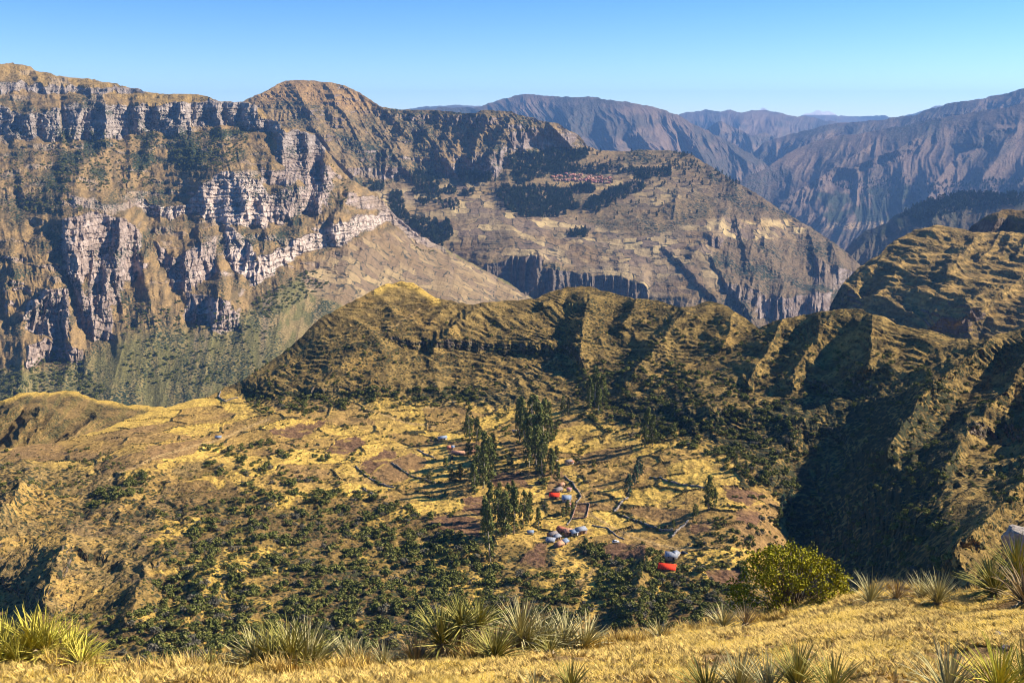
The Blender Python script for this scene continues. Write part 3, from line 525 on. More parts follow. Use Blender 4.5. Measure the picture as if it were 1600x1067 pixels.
def plateau():
    crest = [(330, 190), (380, 158), (400, 148), (420, 139), (440, 127), (460, 125), (490, 126), (515, 127), (540, 133), (560, 143), (580, 157), (598, 168), (640, 171), (680, 173), (700, 174), (742, 178), (752, 173), (800, 174), (806, 178), (830, 182), (850, 189), (872, 193), (888, 205), (903, 210), (920, 231), (935, 236), (980, 236), (1000, 233), (1045, 235), (1078, 241), (1100, 252), (1125, 268), (1150, 284), (1200, 314), (1235, 337), (1268, 355), (1300, 377), (1325, 395), (1340, 409), (1347, 416), (1352, 430), (1358, 480), (1366, 520)]
    ctrl = [(330, 190, 5300), (440, 127, 5700), (540, 133, 5700), (600, 168, 5600), (700, 174, 5550), (800, 174, 5500), (888, 205, 5500), (935, 236, 5650), (1045, 235, 5800), (1150, 284, 5500), (1268, 355, 5250), (1347, 416, 5000), (1366, 520, 5200),
        (450, 230, 4900), (600, 280, 5000), (700, 285, 5050), (780, 280, 5050), (870, 250, 5400), (905, 277, 5300), (870, 320, 4950), (1000, 290, 5250), (1100, 330, 5000), (600, 330, 4700), (700, 340, 4650), (760, 380, 4400), (850, 380, 4450),
        (830, 440, 4150), (700, 420, 4250), (950, 400, 4400), (1000, 440, 4200), (1080, 400, 4450), (1200, 400, 4650), (1280, 430, 4700), (1100, 450, 4180), (1200, 500, 4100), (1300, 460, 4500), (1000, 520, 3900), (800, 520, 3850), (1300, 530, 4150), (500, 330, 4600), (500, 450, 4200)]
    def cl(U, V):
        m = band(U, V, [(795, 205, 235), (850, 208, 232), (900, 215, 225)], 2, 3, 61) * .8
        for p, s in [([(735, 235, 262), (770, 240, 285), (790, 225, 262)], .7), ([(600, 180, 186), (740, 182, 192), (900, 210, 216)], .7), ([(545, 262, 276), (600, 262, 282), (640, 262, 275)], .7), ([(700, 255, 280), (730, 255, 284), (770, 262, 284)], .6),
            ([(740, 424, 450), (800, 402, 455), (848, 398, 470)], .8), ([(835, 415, 455), (880, 425, 470), (960, 432, 470), (1010, 446, 475)], .93), ([(1180, 470, 500), (1230, 465, 500), (1300, 452, 490)], .85), ([(1120, 440, 455), (1160, 445, 475), (1200, 460, 480)], .7), ([(1270, 400, 440), (1310, 420, 455), (1345, 420, 450)], .7), ([(1100, 365, 385), (1130, 372, 392)], .7), ([(420, 175, 185), (520, 170, 182)], .5)]:
            m = np.maximum(m, band(U, V, p, 2, 4, 62 + int(p[0][0])) * s)
        up = (1 - sstep(V, np.interp(U, [330, 600, 900, 950], [230, 285, 235, 200]), np.interp(U, [330, 600, 900, 950], [250, 295, 245, 210])))
        return np.maximum(m, up * sstep(fbm(U / 70, V / 9, 3, 260), .12, .28) * .6)
    S = build_sheet(crest, [(330, 360), (560, 420), (700, 520), (1366, 540)], 330, 1366, 760, 360, ctrl, cl, jag=1.0, jagl=8, seed=4, back=12, backstep=.012, backslope=.4)
    U, V, W, Wv, cm = (S[k] for k in ('U', 'V', 'W', 'Wv', 'cm')); Z0 = point(U, V, S['D'])[..., 2]; az = U * 3.2
    U2 = U + 5 * fbm(U / 12, V / 18, 4, 263); V2 = V + 2 * fbm(U / 12, V / 12, 3, 264); d = 0
    for i, a in enumerate(M2SPUR): d = d + spur(U2, V2, *a) * (.6 if i < 14 else 1)
    up = box_blur(1 - sstep(Wv, np.interp(U, [330, 600, 900, 950, 1366], [250, 290, 235, 200, 200]), np.interp(U, [330, 600, 900, 950, 1366], [260, 300, 245, 210, 210])), 2)
    right = box_blur(inpoly(W, Wv, [(1100, 250), (1400, 400), (1400, 560), (960, 560), (1010, 470), (1130, 460), (1120, 350)]).astype(float), 6)
    slope = np.clip(up + right, 0, 1)
    d = d - (ridged(az / 230 + .003 * Z0, Z0 / 700, 4, 265) - .4) * 80 * up - (ridged(az / 230 - .002 * Z0, Z0 / 900, 4, 269) - .4) * 70 * right - fbm(az / 70, Z0 / 70, 4, 266) * (8 + 20 * slope)
    d = d - cm * (ridged(az / 40, Z0 / 250, 3, 267) - .4) * 40
    S['D'] = S['D'] + d * (.25 + .75 * sstep(np.arange(V.shape[0])[:, None] * np.ones_like(V), 0, 12))
    P = finish(S); X, Y, Z = P[..., 0], P[..., 1], P[..., 2]
    P[..., 2] += fbm(X / 200, Y / 300, 4, 268) * 12 * (1 - .4 * slope)
    q = Z / 20 + .35 * fbm(X / 220, Y / 220, 2, 270); f = q - np.floor(q); g = np.where(f < .6, f * .35 / .6, .35 + (f - .6) * .65 / .4); P[..., 2] += (g - f) * 20 * .6
    nz, _ = slope_of(P); n1 = fbm(X / 200, Y / 200, 4, 271); n2 = fbm(az / 30, V / 6, 4, 272)
    col = mixc(C3(.26, .185, .095), C3(.15, .12, .065), sstep(n2 + .6 * n1, -.25, .35))
    dome = box_blur(inpoly(W, Wv, [(380, 150), (440, 120), (540, 125), (600, 165), (560, 175), (470, 160), (420, 165)]).astype(float), 6); col = mixc(col, C3(.33, .21, .095), dome * .8)
    col = mixc(col, C3(.15, .115, .085), right * .55)
    fld = np.zeros_like(U)
    for pg, s in [([(560, 300), (740, 285), (800, 290), (900, 345), (1000, 370), (1120, 340), (1270, 345), (1240, 375), (1130, 372), (1110, 410), (1130, 445), (1010, 465), (830, 400), (700, 400), (620, 350)], 1.0), ([(900, 262), (1080, 250), (1110, 300), (1000, 330), (900, 300)], .6)]:
        fld = np.maximum(fld, inpoly(W, Wv, pg) * s)
    fld = box_blur(fld, 3)
    col = mixc(col, mixc(C3(.28, .19, .10), C3(.20, .15, .09), sstep(n1, -.2, .3)), fld * .8)
    gold = box_blur(inpoly(W, Wv, [(690, 300), (760, 290), (790, 305), (740, 330), (660, 325), (640, 345), (620, 330)]).astype(float), 4); gold = np.maximum(gold, box_blur(inpoly(W, Wv, [(1140, 345), (1250, 343), (1235, 355), (1150, 362)]).astype(float), 2)); gold = np.maximum(gold, band(W, Wv, [(860, 282, 290), (940, 285, 296), (1040, 250, 262), (1065, 252, 262)], 2, 2, 80)); col = mixc(col, C3(.42, .29, .125), gold * .8)
    steep = 1 - sstep(nz, .38, .58); rk = np.clip(np.maximum(steep * sstep(cm + .3 * n2, .1, .4), sstep(cm, .62, .8) * .8), 0, 1)
    rc = mixc(C3(.26, .21, .18), C3(.40, .34, .30), sstep(fbm(az / 90, Z / 60, 3, 273), -.2, .3)); gorge = box_blur(inpoly(W, Wv, [(740, 395), (1010, 430), (1030, 490), (740, 490)]).astype(float), 4); rc = mixc(rc, C3(.14, .12, .10), gorge * .8)  # shadow of the gorge wall put into a darker rock colour
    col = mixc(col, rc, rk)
    sb = np.clip(.38 + .6 * n1 + .1 * up + .1 * right - .3 * dome, 0, 1) * (1 - .8 * fld) * (1 - rk)
    m = terrain_mat('plateau_country', cell=7.0, scrub=(.03, .038, .025), fieldc=((.62, .44, .19), (.20, .14, .095), (.035, .035, .025)), fieldsize=60, bump=1.0, strata=18.0, amp=.38)
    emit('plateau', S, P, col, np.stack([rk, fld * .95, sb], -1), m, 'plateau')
plateau()

# ================================================================ far ranges
def far_range(name, key, crest, bottom, ctrl, u0, u1, nc, nr, cols, gl, ga, spurs=(), lean=.0, mat='range', snow=None, seed=0, fields=None, green=None):
    k = {'g1': 1.42, 'g2a': 1.42, 'g2b': 1.42, 'g4b': 1.35, 'g4': 1.35, 'g6': 1.3, 'g7': 1.1, 'g5': 1.2}.get(key, 1.0); ctrl = [(p, q, r * k) for p, q, r in ctrl]; spurs = [(p, wl, wr, am * k) for p, wl, wr, am in spurs]; ga *= k
    S = build_sheet(crest, bottom, u0, u1, nc, nr, ctrl, None, jag=2.4, jagl=13, seed=seed, back=8, backstep=.02, backslope=.35)
    U, V, W, Wv = (S[k] for k in ('U', 'V', 'W', 'Wv')); Dm = float(np.mean(S['D'])); az = U / FOC * Dm; Z0 = point(U, V, S['D'])[..., 2]; d = 0
    U2 = U + 4 * fbm(U / 14, V / 14, 4, seed + 1)
    for a in spurs: d = d + spur(U2, Wv, *a)
    az = az + gl * .3 * fbm(az / gl / 1.5, Z0 / gl / 1.2, 3, seed + 12); d = d - (ridged(az / gl + lean * Z0 / gl, Z0 / (gl * 2.5), 5, seed + 2) - .4) * ga - fbm(az / (gl * .2), Z0 / (gl * .3), 4, seed + 3) * ga * .2 - (ridged(az / (gl * .3) + lean * Z0 / (gl * .3), Z0 / gl, 4, seed + 8) - .4) * ga * .38
    S['D'] = S['D'] + d * (.2 + .8 * sstep(np.arange(V.shape[0])[:, None] * np.ones_like(V), 0, nr * .15))
    P = finish(S); Z = P[..., 2]; n1 = fbm(az / gl, Z / gl * 1.5, 4, seed + 4); n2 = fbm(az / (gl * .15), Z / (gl * .1), 3, seed + 6)
    col = mixc(C3(*cols[0]), C3(*cols[1]), sstep(n1 + .5 * n2, -.35, .35))
    if green is not None: col = mixc(col, C3(.035, .05, .03), box_blur(inpoly(W, Wv, green).astype(float), 3) * sstep(n2 + n1, -.4, .1) * .85)
    if fields is not None: col = mixc(col, C3(.36, .26, .15), box_blur(inpoly(W, Wv, fields).astype(float), 2) * .8)
    sb = np.clip(.35 + .6 * n1, 0, 1)
    if snow is not None:
        s = sstep(V, snow, snow - 2) ; col = mixc(col, C3(.8, .8, .82), s); sb = sb * (1 - s)
    emit(name, S, P, col, np.stack([U * 0, U * 0, sb], -1), bpy.data.materials[mat], key)
terrain_mat('range', cell=16.0, scrub=(.05, .05, .035), bump=.8, strata=40, amp=.3)
RB = ((.20, .145, .11), (.10, .085, .07))
def far():
    far_range('mountain', 'g1', [(600, 190), (640, 173), (690, 168), (740, 169), (770, 160), (800, 151), (820, 147), (845, 149), (880, 152), (920, 151), (960, 157), (1000, 163), (1040, 172), (1062, 182), (1100, 202), (1140, 222), (1170, 238), (1192, 252), (1202, 262), (1215, 290)], [(600, 300), (900, 330), (1215, 330)],
        [(600, 190, 10500), (740, 169, 11000), (845, 148, 11000), (1000, 163, 10500), (1100, 202, 10000), (1202, 262, 9500), (700, 300, 8000), (900, 330, 7800), (1100, 330, 7800), (1200, 330, 8300), (950, 220, 9200), (1080, 240, 9200)], 600, 1215, 420, 170, RB, 900, 420,
        [([(905, 165), (880, 200), (860, 240)], 30, 50, 300), ([(985, 165), (1000, 210), (1040, 260)], 30, 60, 320), ([(1055, 182), (1080, 220), (1110, 260)], 24, 40, 250), ([(830, 152), (800, 180), (770, 210)], 30, 50, 250), ([(940, 155), (950, 200), (960, 240)], 20, 40, 220)], lean=.5, seed=500)
    far_range('mountain', 'g2b', [(1140, 262), (1175, 240), (1195, 222), (1230, 212), (1262, 203), (1290, 196), (1330, 191), (1372, 188), (1400, 183), (1432, 180), (1455, 170), (1490, 161), (1530, 155), (1560, 149), (1590, 141), (1620, 136), (1700, 128)], [(1140, 330), (1700, 330)],
        [(1140, 262, 10500), (1262, 203, 11200), (1400, 183, 11500), (1530, 155, 11500), (1700, 128, 11500), (1150, 330, 8800), (1400, 330, 8800), (1700, 330, 8800)], 1140, 1700, 360, 130, RB, 800, 420,
        [([(1290, 200), (1262, 235), (1225, 270)], 40, 30, 380), ([(1350, 192), (1320, 230)], 30, 30, 300), ([(1440, 180), (1400, 205)], 30, 30, 300), ([(1530, 157), (1500, 180)], 36, 36, 300)], lean=-.6, seed=520)
    far_range('mountain', 'g2a', [(1150, 290), (1165, 276), (1200, 262), (1230, 240), (1262, 226), (1300, 214), (1345, 209), (1380, 202), (1420, 196), (1440, 189), (1480, 183), (1520, 176), (1560, 170), (1600, 162), (1700, 150)], [(1150, 400), (1300, 420), (1700, 420)],
        [(1150, 290, 7800), (1230, 240, 8700), (1345, 209, 9300), (1480, 183, 9400), (1600, 162, 9400), (1700, 150, 9400), (1230, 340, 7200), (1300, 352, 6900), (1450, 345, 6900), (1600, 330, 6900), (1300, 420, 6300), (1700, 420, 6300), (1350, 270, 8200), (1480, 250, 8300), (1600, 240, 8300)], 1150, 1700, 460, 240, ((.20, .145, .11), (.11, .09, .075)), 900, 230,
        [([(1400, 200), (1330, 245), (1260, 290), (1215, 320)], 30, 60, 300), ([(1470, 190), (1400, 235), (1330, 262)], 40, 50, 300), ([(1500, 240), (1480, 262), (1460, 290)], 40, 30, 220), ([(1560, 200), (1520, 225)], 40, 40, 260), ([(1570, 240), (1535, 262), (1500, 310)], 20, 60, 160), ([(1620, 250), (1590, 290)], 30, 40, 240), ([(1370, 262), (1300, 310), (1260, 340)], 24, 70, 160), ([(1460, 290), (1440, 330)], 26, 40, 150)], lean=-.4, seed=540,
        fields=[(1290, 352), (1340, 347), (1385, 346), (1380, 355), (1330, 360), (1290, 360)], green=[(1260, 300), (1420, 290), (1450, 310), (1440, 345), (1290, 350)])
    far_range('forested_hill', 'g3', [(1250, 470), (1290, 430), (1310, 402), (1330, 380), (1350, 362), (1385, 348), (1400, 335), (1440, 318), (1480, 308), (1520, 304), (1560, 307), (1600, 305), (1700, 300)], [(1250, 520), (1700, 500)],
        [(1250, 470, 6000), (1310, 402, 6200), (1385, 348, 6500), (1480, 308, 6700), (1600, 305, 6600), (1700, 300, 6600), (1300, 500, 5400), (1450, 420, 5700), (1600, 400, 5600), (1700, 500, 5000)], 1250, 1700, 300, 140, ((.13, .105, .07), (.065, .065, .045)), 420, 160,
        [([(1500, 310), (1420, 370), (1360, 410)], 90, 60, 240), ([(1620, 320), (1540, 350), (1480, 372)], 60, 40, 180), ([(1400, 345), (1350, 380), (1320, 410)], 40, 30, 160)], lean=-.5, seed=560, green=[(1390, 335), (1440, 312), (1500, 302), (1600, 300), (1600, 325), (1500, 330), (1430, 350), (1370, 372)])
    far_range('mountain', 'g4', [(1000, 200), (1040, 186), (1065, 177), (1100, 173), (1140, 173), (1160, 176), (1185, 172), (1215, 176), (1235, 182), (1262, 181), (1290, 188), (1320, 192), (1400, 200)], [(1000, 300), (1400, 300)],
        [(1000, 200, 17500), (1100, 173, 18000), (1215, 176, 18000), (1400, 200, 17500), (1000, 300, 12500), (1200, 300, 12500), (1400, 300, 12500), (1130, 215, 15000), (1200, 225, 14500)], 1000, 1400, 260, 110, RB, 1100, 520,
        [([(1120, 190), (1105, 215)], 20, 30, 500), ([(1165, 178), (1150, 215), (1160, 250)], 26, 40, 600), ([(1215, 185), (1200, 230)], 26, 30, 500)], seed=580)
    far_range('mountain', 'g4b', [(1080, 240), (1100, 208), (1115, 193), (1128, 190), (1150, 200), (1175, 212), (1195, 208), (1215, 214), (1240, 230), (1262, 262)], [(1080, 300), (1262, 300)],
        [(1080, 240, 13000), (1120, 191, 13300), (1195, 209, 13300), (1262, 262, 13000), (1080, 300, 11500), (1262, 300, 11500)], 1080, 1262, 130, 70, RB, 700, 400, [([(1125, 192), (1115, 240)], 22, 30, 380)], seed=590)
    far_range('mountain', 'g5', [(560, 185), (600, 176), (640, 170), (662, 167), (690, 166), (720, 164), (745, 165), (780, 175), (830, 190)], [(560, 230), (830, 230)],
        [(560, 185, 19000), (690, 166, 20000), (830, 190, 19000), (560, 230, 14500), (830, 230, 14500)], 560, 830, 130, 50, RB, 1200, 500, seed=600)
    far_range('mountain', 'g6', [(1200, 186), (1230, 183), (1262, 180), (1300, 181), (1340, 183), (1370, 181), (1400, 183), (1430, 178), (1450, 171), (1464, 165), (1472, 166), (1500, 175), (1560, 185)], [(1200, 215), (1560, 215)],
        [(1200, 186, 27000), (1340, 183, 27000), (1464, 165, 26000), (1560, 185, 26000), (1200, 215, 20000), (1560, 215, 20000)], 1200, 1560, 180, 44, RB, 1500, 700, seed=620)
    far_range('snow_peak', 'g7', [(1150, 186), (1176, 178), (1185, 172), (1190, 168), (1195, 171), (1203, 176), (1240, 184), (1262, 178), (1272, 174), (1279, 171), (1285, 176), (1296, 174), (1310, 181), (1350, 184), (1400, 186)], [(1150, 205), (1400, 205)],
        [(1150, 186, 33000), (1279, 172, 34000), (1400, 186, 33000), (1150, 205, 27000), (1400, 205, 27000)], 1150, 1400, 150, 30, RB, 1800, 800, seed=640, snow=181)
far()
# the plain that closes the valleys, out to the horizon
def base_plain():
    r = np.array([30, 200, 700, 2000, 6000, 15000, 34000.0])[:, None]; a = np.linspace(-math.pi, math.pi, 97)[None]
    P = np.stack([r * np.sin(a), r * np.cos(a), np.interp(r, [30, 200, 700, 2000, 6000, 15000, 34000], [180, 60, -60, -600, -1500, -2200, -2400]) + 0 * a], -1)
    c = np.broadcast_to(C3(.16, .12, .07), P.shape); grid_mesh('ground', P, bpy.data.materials['range'], c, np.broadcast_to(C3(0, 0, .4), P.shape), flip=True)
base_plain()
# ================================================================ air
def haze():
    m = bpy.data.materials.new('haze'); m.use_nodes = True; nt = m.node_tree; nt.nodes.clear()
    o = nt.nodes.new('ShaderNodeOutputMaterial'); v = nt.nodes.new('ShaderNodeVolumePrincipled')
    v.inputs['Color'].default_value = (.27, .53, 1.0, 1); v.inputs['Density'].default_value = HAZE_D; v.inputs['Anisotropy'].default_value = 0.0
    nt.links.new(v.outputs[0], o.inputs['Volume']); m.cycles.homogeneous_volume = True
    x, y0, y1, z0, z1 = 38000, -38000, 38000, -2500, 1250
    vs = [(a, b, c) for a in (-x, x) for b in (y0, y1) for c in (z0, z1)]
    f = [(0, 1, 3, 2), (4, 6, 7, 5), (0, 4, 5, 1), (2, 3, 7, 6), (0, 2, 6, 4), (1, 5, 7, 3)]
    me = bpy.data.meshes.new('haze'); me.from_pydata(vs, [], f); me.materials.append(m)
    ob = bpy.data.objects.new('haze', me); COL.objects.link(ob); ob['kind'] = 'stuff'
HAZE_D = 2.6e-5
haze()
# ================================================================ vegetation
rng = np.random.RandomState(11)
def leaf_mat(name, c1, c2, c3=None, rough=0.6, trans=0.0):
    m, nt, b = new_mat(name)
    oi = N(nt, 'ShaderNodeObjectInfo'); g = N(nt, 'ShaderNodeNewGeometry')
    r = math_n(nt, 'FRACT', math_n(nt, 'ADD', math_n(nt, 'MULTIPLY', oi.outputs['Random'], 1.0), math_n(nt, 'MULTIPLY', g.outputs['Random Per Island'], .6)))
    c = mixn(nt, r, c1, c2)
    if c3: c = mixn(nt, ramp(nt, g.outputs['Random Per Island'], .75, .95), c, c3)
    nt.links.new(c, b.inputs['Base Color']); b.inputs['Roughness'].default_value = rough; b.inputs['Specular IOR Level'].default_value = 0.0
    return m
def plain_mat(name, c, rough=0.8, sc=3.0, amt=.35, metal=0.0, bump=0.0, stretch=(1, 1, 1)):
    m, nt, b = new_mat(name)
    t = N(nt, 'ShaderNodeTexCoord'); mp = N(nt, 'ShaderNodeVectorMath', operation='MULTIPLY'); nt.links.new(t.outputs['Object'], mp.inputs[0]); mp.inputs[1].default_value = stretch
    n = noise(nt, mp.outputs[0], sc, 5.0, .65)
    col = mixn(nt, ramp(nt, n, .3, .7), tuple(x * (1 - amt) for x in c), tuple(x * (1 + amt * .7) for x in c))
    nt.links.new(col, b.inputs['Base Color']); b.inputs['Roughness'].default_value = rough; b.inputs['Metallic'].default_value = metal
    if bump:
        bp = N(nt, 'ShaderNodeBump', Strength=bump, Distance=.05); nt.links.new(n, bp.inputs['Height']); nt.links.new(bp.outputs[0], b.inputs['Normal'])
    return m
def mesh_from(name, V, F, mats, mi=None, smooth=False):
    me = bpy.data.meshes.new(name); V = np.asarray(V, np.float32); me.vertices.add(len(V)); me.vertices.foreach_set('co', V.reshape(-1))
    ln = np.array([len(f) for f in F], np.int32); st = np.concatenate([[0], np.cumsum(ln)[:-1]]).astype(np.int32)
    me.loops.add(int(ln.sum())); me.loops.foreach_set('vertex_index', np.concatenate([np.asarray(f, np.int32) for f in F]))
    me.polygons.add(len(F)); me.polygons.foreach_set('loop_start', st)
    if mi is not None: me.polygons.foreach_set('material_index', np.asarray(mi, np.int32))
    if smooth: me.polygons.foreach_set('use_smooth', np.ones(len(F), bool))
    for m in mats: me.materials.append(m)
    me.update(calc_edges=True); return me
class MB:
    def __init__(s): s.v = []; s.f = []; s.m = []
    def add(s, V, F, m=0):
        o = len(s.v); s.v.extend([tuple(p) for p in V]); s.f.extend([tuple(o + i for i in f) for f in F]); s.m.extend([m] * len(F))
    def box(s, c, d, rz=0, m=0, tz=0):
        x, y, z = [k / 2 for k in d]; P = []
        for a in (-x, x):
            for b in (-y, y):
                for e in (-z, z): P.append((c[0] + a * math.cos(rz) - b * math.sin(rz), c[1] + a * math.sin(rz) + b * math.cos(rz), c[2] + e))
        s.add(P, [(0, 1, 3, 2), (4, 6, 7, 5), (0, 4, 5, 1), (2, 3, 7, 6), (0, 2, 6, 4), (1, 5, 7, 3)], m)
    def tube(s, pts, rad, n=6, m=0, cap=True):
        pts = [Vector(p) for p in pts]; ring = []
        for i, p in enumerate(pts):
            d = (pts[min(i + 1, len(pts) - 1)] - pts[max(i - 1, 0)]).normalized(); a = d.cross(Vector((.3, .9, .1))).normalized(); b = d.cross(a)
            ring.append([p + (a * math.cos(2 * math.pi * k / n) + b * math.sin(2 * math.pi * k / n)) * rad[i] for k in range(n)])
        V = [q for r in ring for q in r]; F = []
        for i in range(len(pts) - 1):
            for k in range(n): F.append((i * n + k, i * n + (k + 1) % n, (i + 1) * n + (k + 1) % n, (i + 1) * n + k))
        if cap: F.append(tuple(range(n))[::-1]); F.append(tuple((len(pts) - 1) * n + k for k in range(n)))
        s.add(V, F, m)
    def mesh(s, name, mats, smooth=False): return mesh_from(name, s.v, s.f, mats, s.m, smooth)
def leaf_faces(cent, nrm, size, rs, asp=1.6):
    """leaf clumps as small bent quads"""
    n = len(cent); a = np.cross(nrm, rs.randn(n, 3)); a /= np.linalg.norm(a, axis=1)[:, None] + 1e-9; b = np.cross(nrm, a)
    size = np.broadcast_to(size, (n,))[:, None]; sx = a * size * .5 * asp; sy = b * size * .5
    V = np.stack([cent - sx, cent - sy * 1.0 + nrm * size * .15, cent + sx, cent + sy + nrm * size * .15], 1).reshape(-1, 3)
    return V, [(4 * i, 4 * i + 1, 4 * i + 2, 4 * i + 3) for i in range(n)]
def bush_mesh(name, mats, seed, nlobe=7, nleaf=230, leaf=.17, tall=.8):
    """about 1 m half width; lobes of leaf clumps round a dark woody middle"""
    rs = np.random.RandomState(seed); mb = MB(); lobes = []
    for i in range(nlobe):
        a = rs.rand() * 6.28; r = rs.rand() ** .6 * .62; lobes.append((math.cos(a) * r, math.sin(a) * r, tall * (.35 + rs.rand() * .55) * (1 - r * .45), .28 + rs.rand() * .22))
    for l in lobes:
        k = nleaf // nlobe; d = rs.randn(k, 3); d /= np.linalg.norm(d, axis=1)[:, None]; d[:, 2] = np.where(d[:, 2] < -.5, -d[:, 2], d[:, 2])
        c = np.array(l[:3]) + d * l[3] * (.72 + rs.rand(k, 1) * .38) * np.array([1, 1, .85]); nn = d + rs.randn(k, 3) * .45; nn /= np.linalg.norm(nn, axis=1)[:, None]
        V, F = leaf_faces(c, nn, leaf * (.7 + rs.rand(k) * .7), rs, 1.25); mb.add(V, F, 0)
        mb.tube([(0, 0, -.2), (l[0] * .5, l[1] * .5, l[2] * .4), l[:3]], [.05, .035, .015], 4, 1)
    return mb.mesh(name, mats)
def tree_parts(seed, h=1.0, wid=.16, nclump=46, lpc=20, conif=.0, lift=.14):
    """eucalyptus of unit height: straight bole, rising limbs, loose clumps of leaves"""
    rs = np.random.RandomState(seed); tb = MB(); cb = MB(); bend = rs.randn(2) * .03
    P = lambda z: np.array([bend[0] * math.sin(z * 3), bend[1] * math.sin(z * 2.5), z])
    tb.tube([P(z) if z > 0 else (0, 0, -.06) for z in (0, .15, .35, .6, .85, .97)], [.022, .018, .014, .010, .005, .002], 6)
    for i in range(nclump):
        z = lift + (1 - lift) * (rs.rand() ** .85); prof = wid * (math.sin(math.pi * min(1, (z - lift) / (1 - lift) * .82 + .16)) ** .7) * (1 - conif * z) * (.75 + .5 * rs.rand())
        a = rs.rand() * 6.28; r = prof * (.35 + .65 * rs.rand()); c = P(z) + np.array([math.cos(a) * r, math.sin(a) * r, 0]); k = lpc
        d = rs.randn(k, 3); d /= np.linalg.norm(d, axis=1)[:, None]; s = .035 + rs.rand() * .03
        cc = c + d * s * (.5 + .6 * rs.rand(k, 1)) * np.array([1, 1, 1.15]); nn = d + rs.randn(k, 3) * .5; nn /= np.linalg.norm(nn, axis=1)[:, None]
        V, F = leaf_faces(cc, nn, .026 * (.7 + .8 * rs.rand(k)), rs, 1.5); cb.add(V, F, 0)
        if i % 3 == 0: tb.tube([P(max(.1, z - .12)), (P(max(.1, z - .12)) + c) / 2 + np.array([0, 0, .01]), c], [.006, .004, .001], 3)
    return tb, cb
M_LEAF_D = leaf_mat('shrub_leaves', (.07, .085, .018), (.20, .19, .045), (.26, .23, .08))
M_LEAF_G = leaf_mat('grey_shrub_leaves', (.11, .10, .065), (.18, .155, .10))
M_LEAF_E = leaf_mat('eucalyptus_leaves', (.08, .095, .022), (.17, .18, .045), (.25, .24, .08))
M_LEAF_F = leaf_mat('far_leaves', (.030, .044, .022), (.06, .075, .034))
M_TRUNK = plain_mat('pale_bark', (.42, .35, .27), .9, 8)
M_WOOD = plain_mat('bark', (.17, .13, .10), .9, 8)
BUSH = [bush_mesh('bush', [M_LEAF_D, M_WOOD], 100 + i, 6 + i, 200, .2, .75 + .1 * i) for i in range(4)] + [bush_mesh('bush', [M_LEAF_G, M_WOOD], 110 + i, 6, 170, .17, .7) for i in range(2)]
FTREE = []
for i in range(2):
    tb, cb = tree_parts(300 + i, 1, .26, 16, 9, .3, .08); mb = MB(); mb.add(cb.v, cb.f, 0); mb.tube([(0, 0, -.05), (0, 0, .8)], [.02, .006], 4, 1)
    # coarser leaves for trees seen kilometres away
    rs = np.random.RandomState(320 + i); c = []; 
    for k in range(60):
        z = .12 + .85 * rs.rand(); r = .27 * math.sin(math.pi * min(1, z * .8 + .15)) * rs.rand() ** .5; a = rs.rand() * 6.28; c.append((math.cos(a) * r, math.sin(a) * r, z))
    nn = rs.randn(60, 3); nn /= np.linalg.norm(nn, axis=1)[:, None]; V, F = leaf_faces(np.array(c), nn, .17, rs, 1.2); mb.add(V, F, 0)
    FTREE.append(mb.mesh('far_tree', [M_LEAF_F, M_WOOD]))

def put(name, me, loc, rz=0, s=1.0, label=None, cat=None, group=None, parent=None, kind=None):
    o = bpy.data.objects.new(name, me); COL.objects.link(o); o.location = loc; o.rotation_euler = (0, 0, rz); o.scale = (s, s, s) if np.isscalar(s) else s
    if parent is not None: o.parent = parent
    return set_props(o, label, cat, group, kind)
def scatter(name, pts, scl, idx, protos, mats):
    """one uncountable stand: every plant an instance of a real plant's mesh"""
    n = len(pts); me = bpy.data.meshes.new(name); me.vertices.add(n); me.vertices.foreach_set('co', np.asarray(pts, np.float32).reshape(-1))
    a = me.attributes.new('scl', 'FLOAT_VECTOR', 'POINT'); a.data.foreach_set('vector', np.asarray(scl, np.float32).reshape(-1))
    a = me.attributes.new('rot', 'FLOAT_VECTOR', 'POINT'); r = np.zeros((n, 3), np.float32); r[:, 2] = rng.rand(n) * 6.28; r[:, :2] = rng.randn(n, 2) * .06; a.data.foreach_set('vector', r.reshape(-1))
    a = me.attributes.new('idx', 'INT', 'POINT'); a.data.foreach_set('value', np.asarray(idx, np.int32))
    o = bpy.data.objects.new(name, me); COL.objects.link(o); o['kind'] = 'stuff'
    ng = bpy.data.node_groups.new(name, 'GeometryNodeTree'); ng.interface.new_socket('Geometry', in_out='INPUT', socket_type='NodeSocketGeometry'); ng.interface.new_socket('Geometry', in_out='OUTPUT', socket_type='NodeSocketGeometry')
    gi = ng.nodes.new('NodeGroupInput'); go = ng.nodes.new('NodeGroupOutput'); iop = ng.nodes.new('GeometryNodeInstanceOnPoints'); j = ng.nodes.new('GeometryNodeJoinGeometry')
    for p in reversed(protos):
        oi = ng.nodes.new('GeometryNodeObjectInfo'); oi.inputs['Object'].default_value = p; oi.inputs['As Instance'].default_value = True; oi.transform_space = 'ORIGINAL'; ng.links.new(oi.outputs['Geometry'], j.inputs[0])
    def at(nm, t):
        x = ng.nodes.new('GeometryNodeInputNamedAttribute'); x.data_type = t; x.inputs[0].default_value = nm; return x.outputs[0]
    ng.links.new(gi.outputs[0], iop.inputs['Points']); ng.links.new(j.outputs[0], iop.inputs['Instance']); iop.inputs['Pick Instance'].default_value = True
    ng.links.new(at('idx', 'INT'), iop.inputs['Instance Index']); ng.links.new(at('rot', 'FLOAT_VECTOR'), iop.inputs['Rotation']); ng.links.new(at('scl', 'FLOAT_VECTOR'), iop.inputs['Scale'])
    ng.links.new(iop.outputs[0], go.inputs[0]); md = o.modifiers.new('plants', 'NODES'); md.node_group = ng
    return o

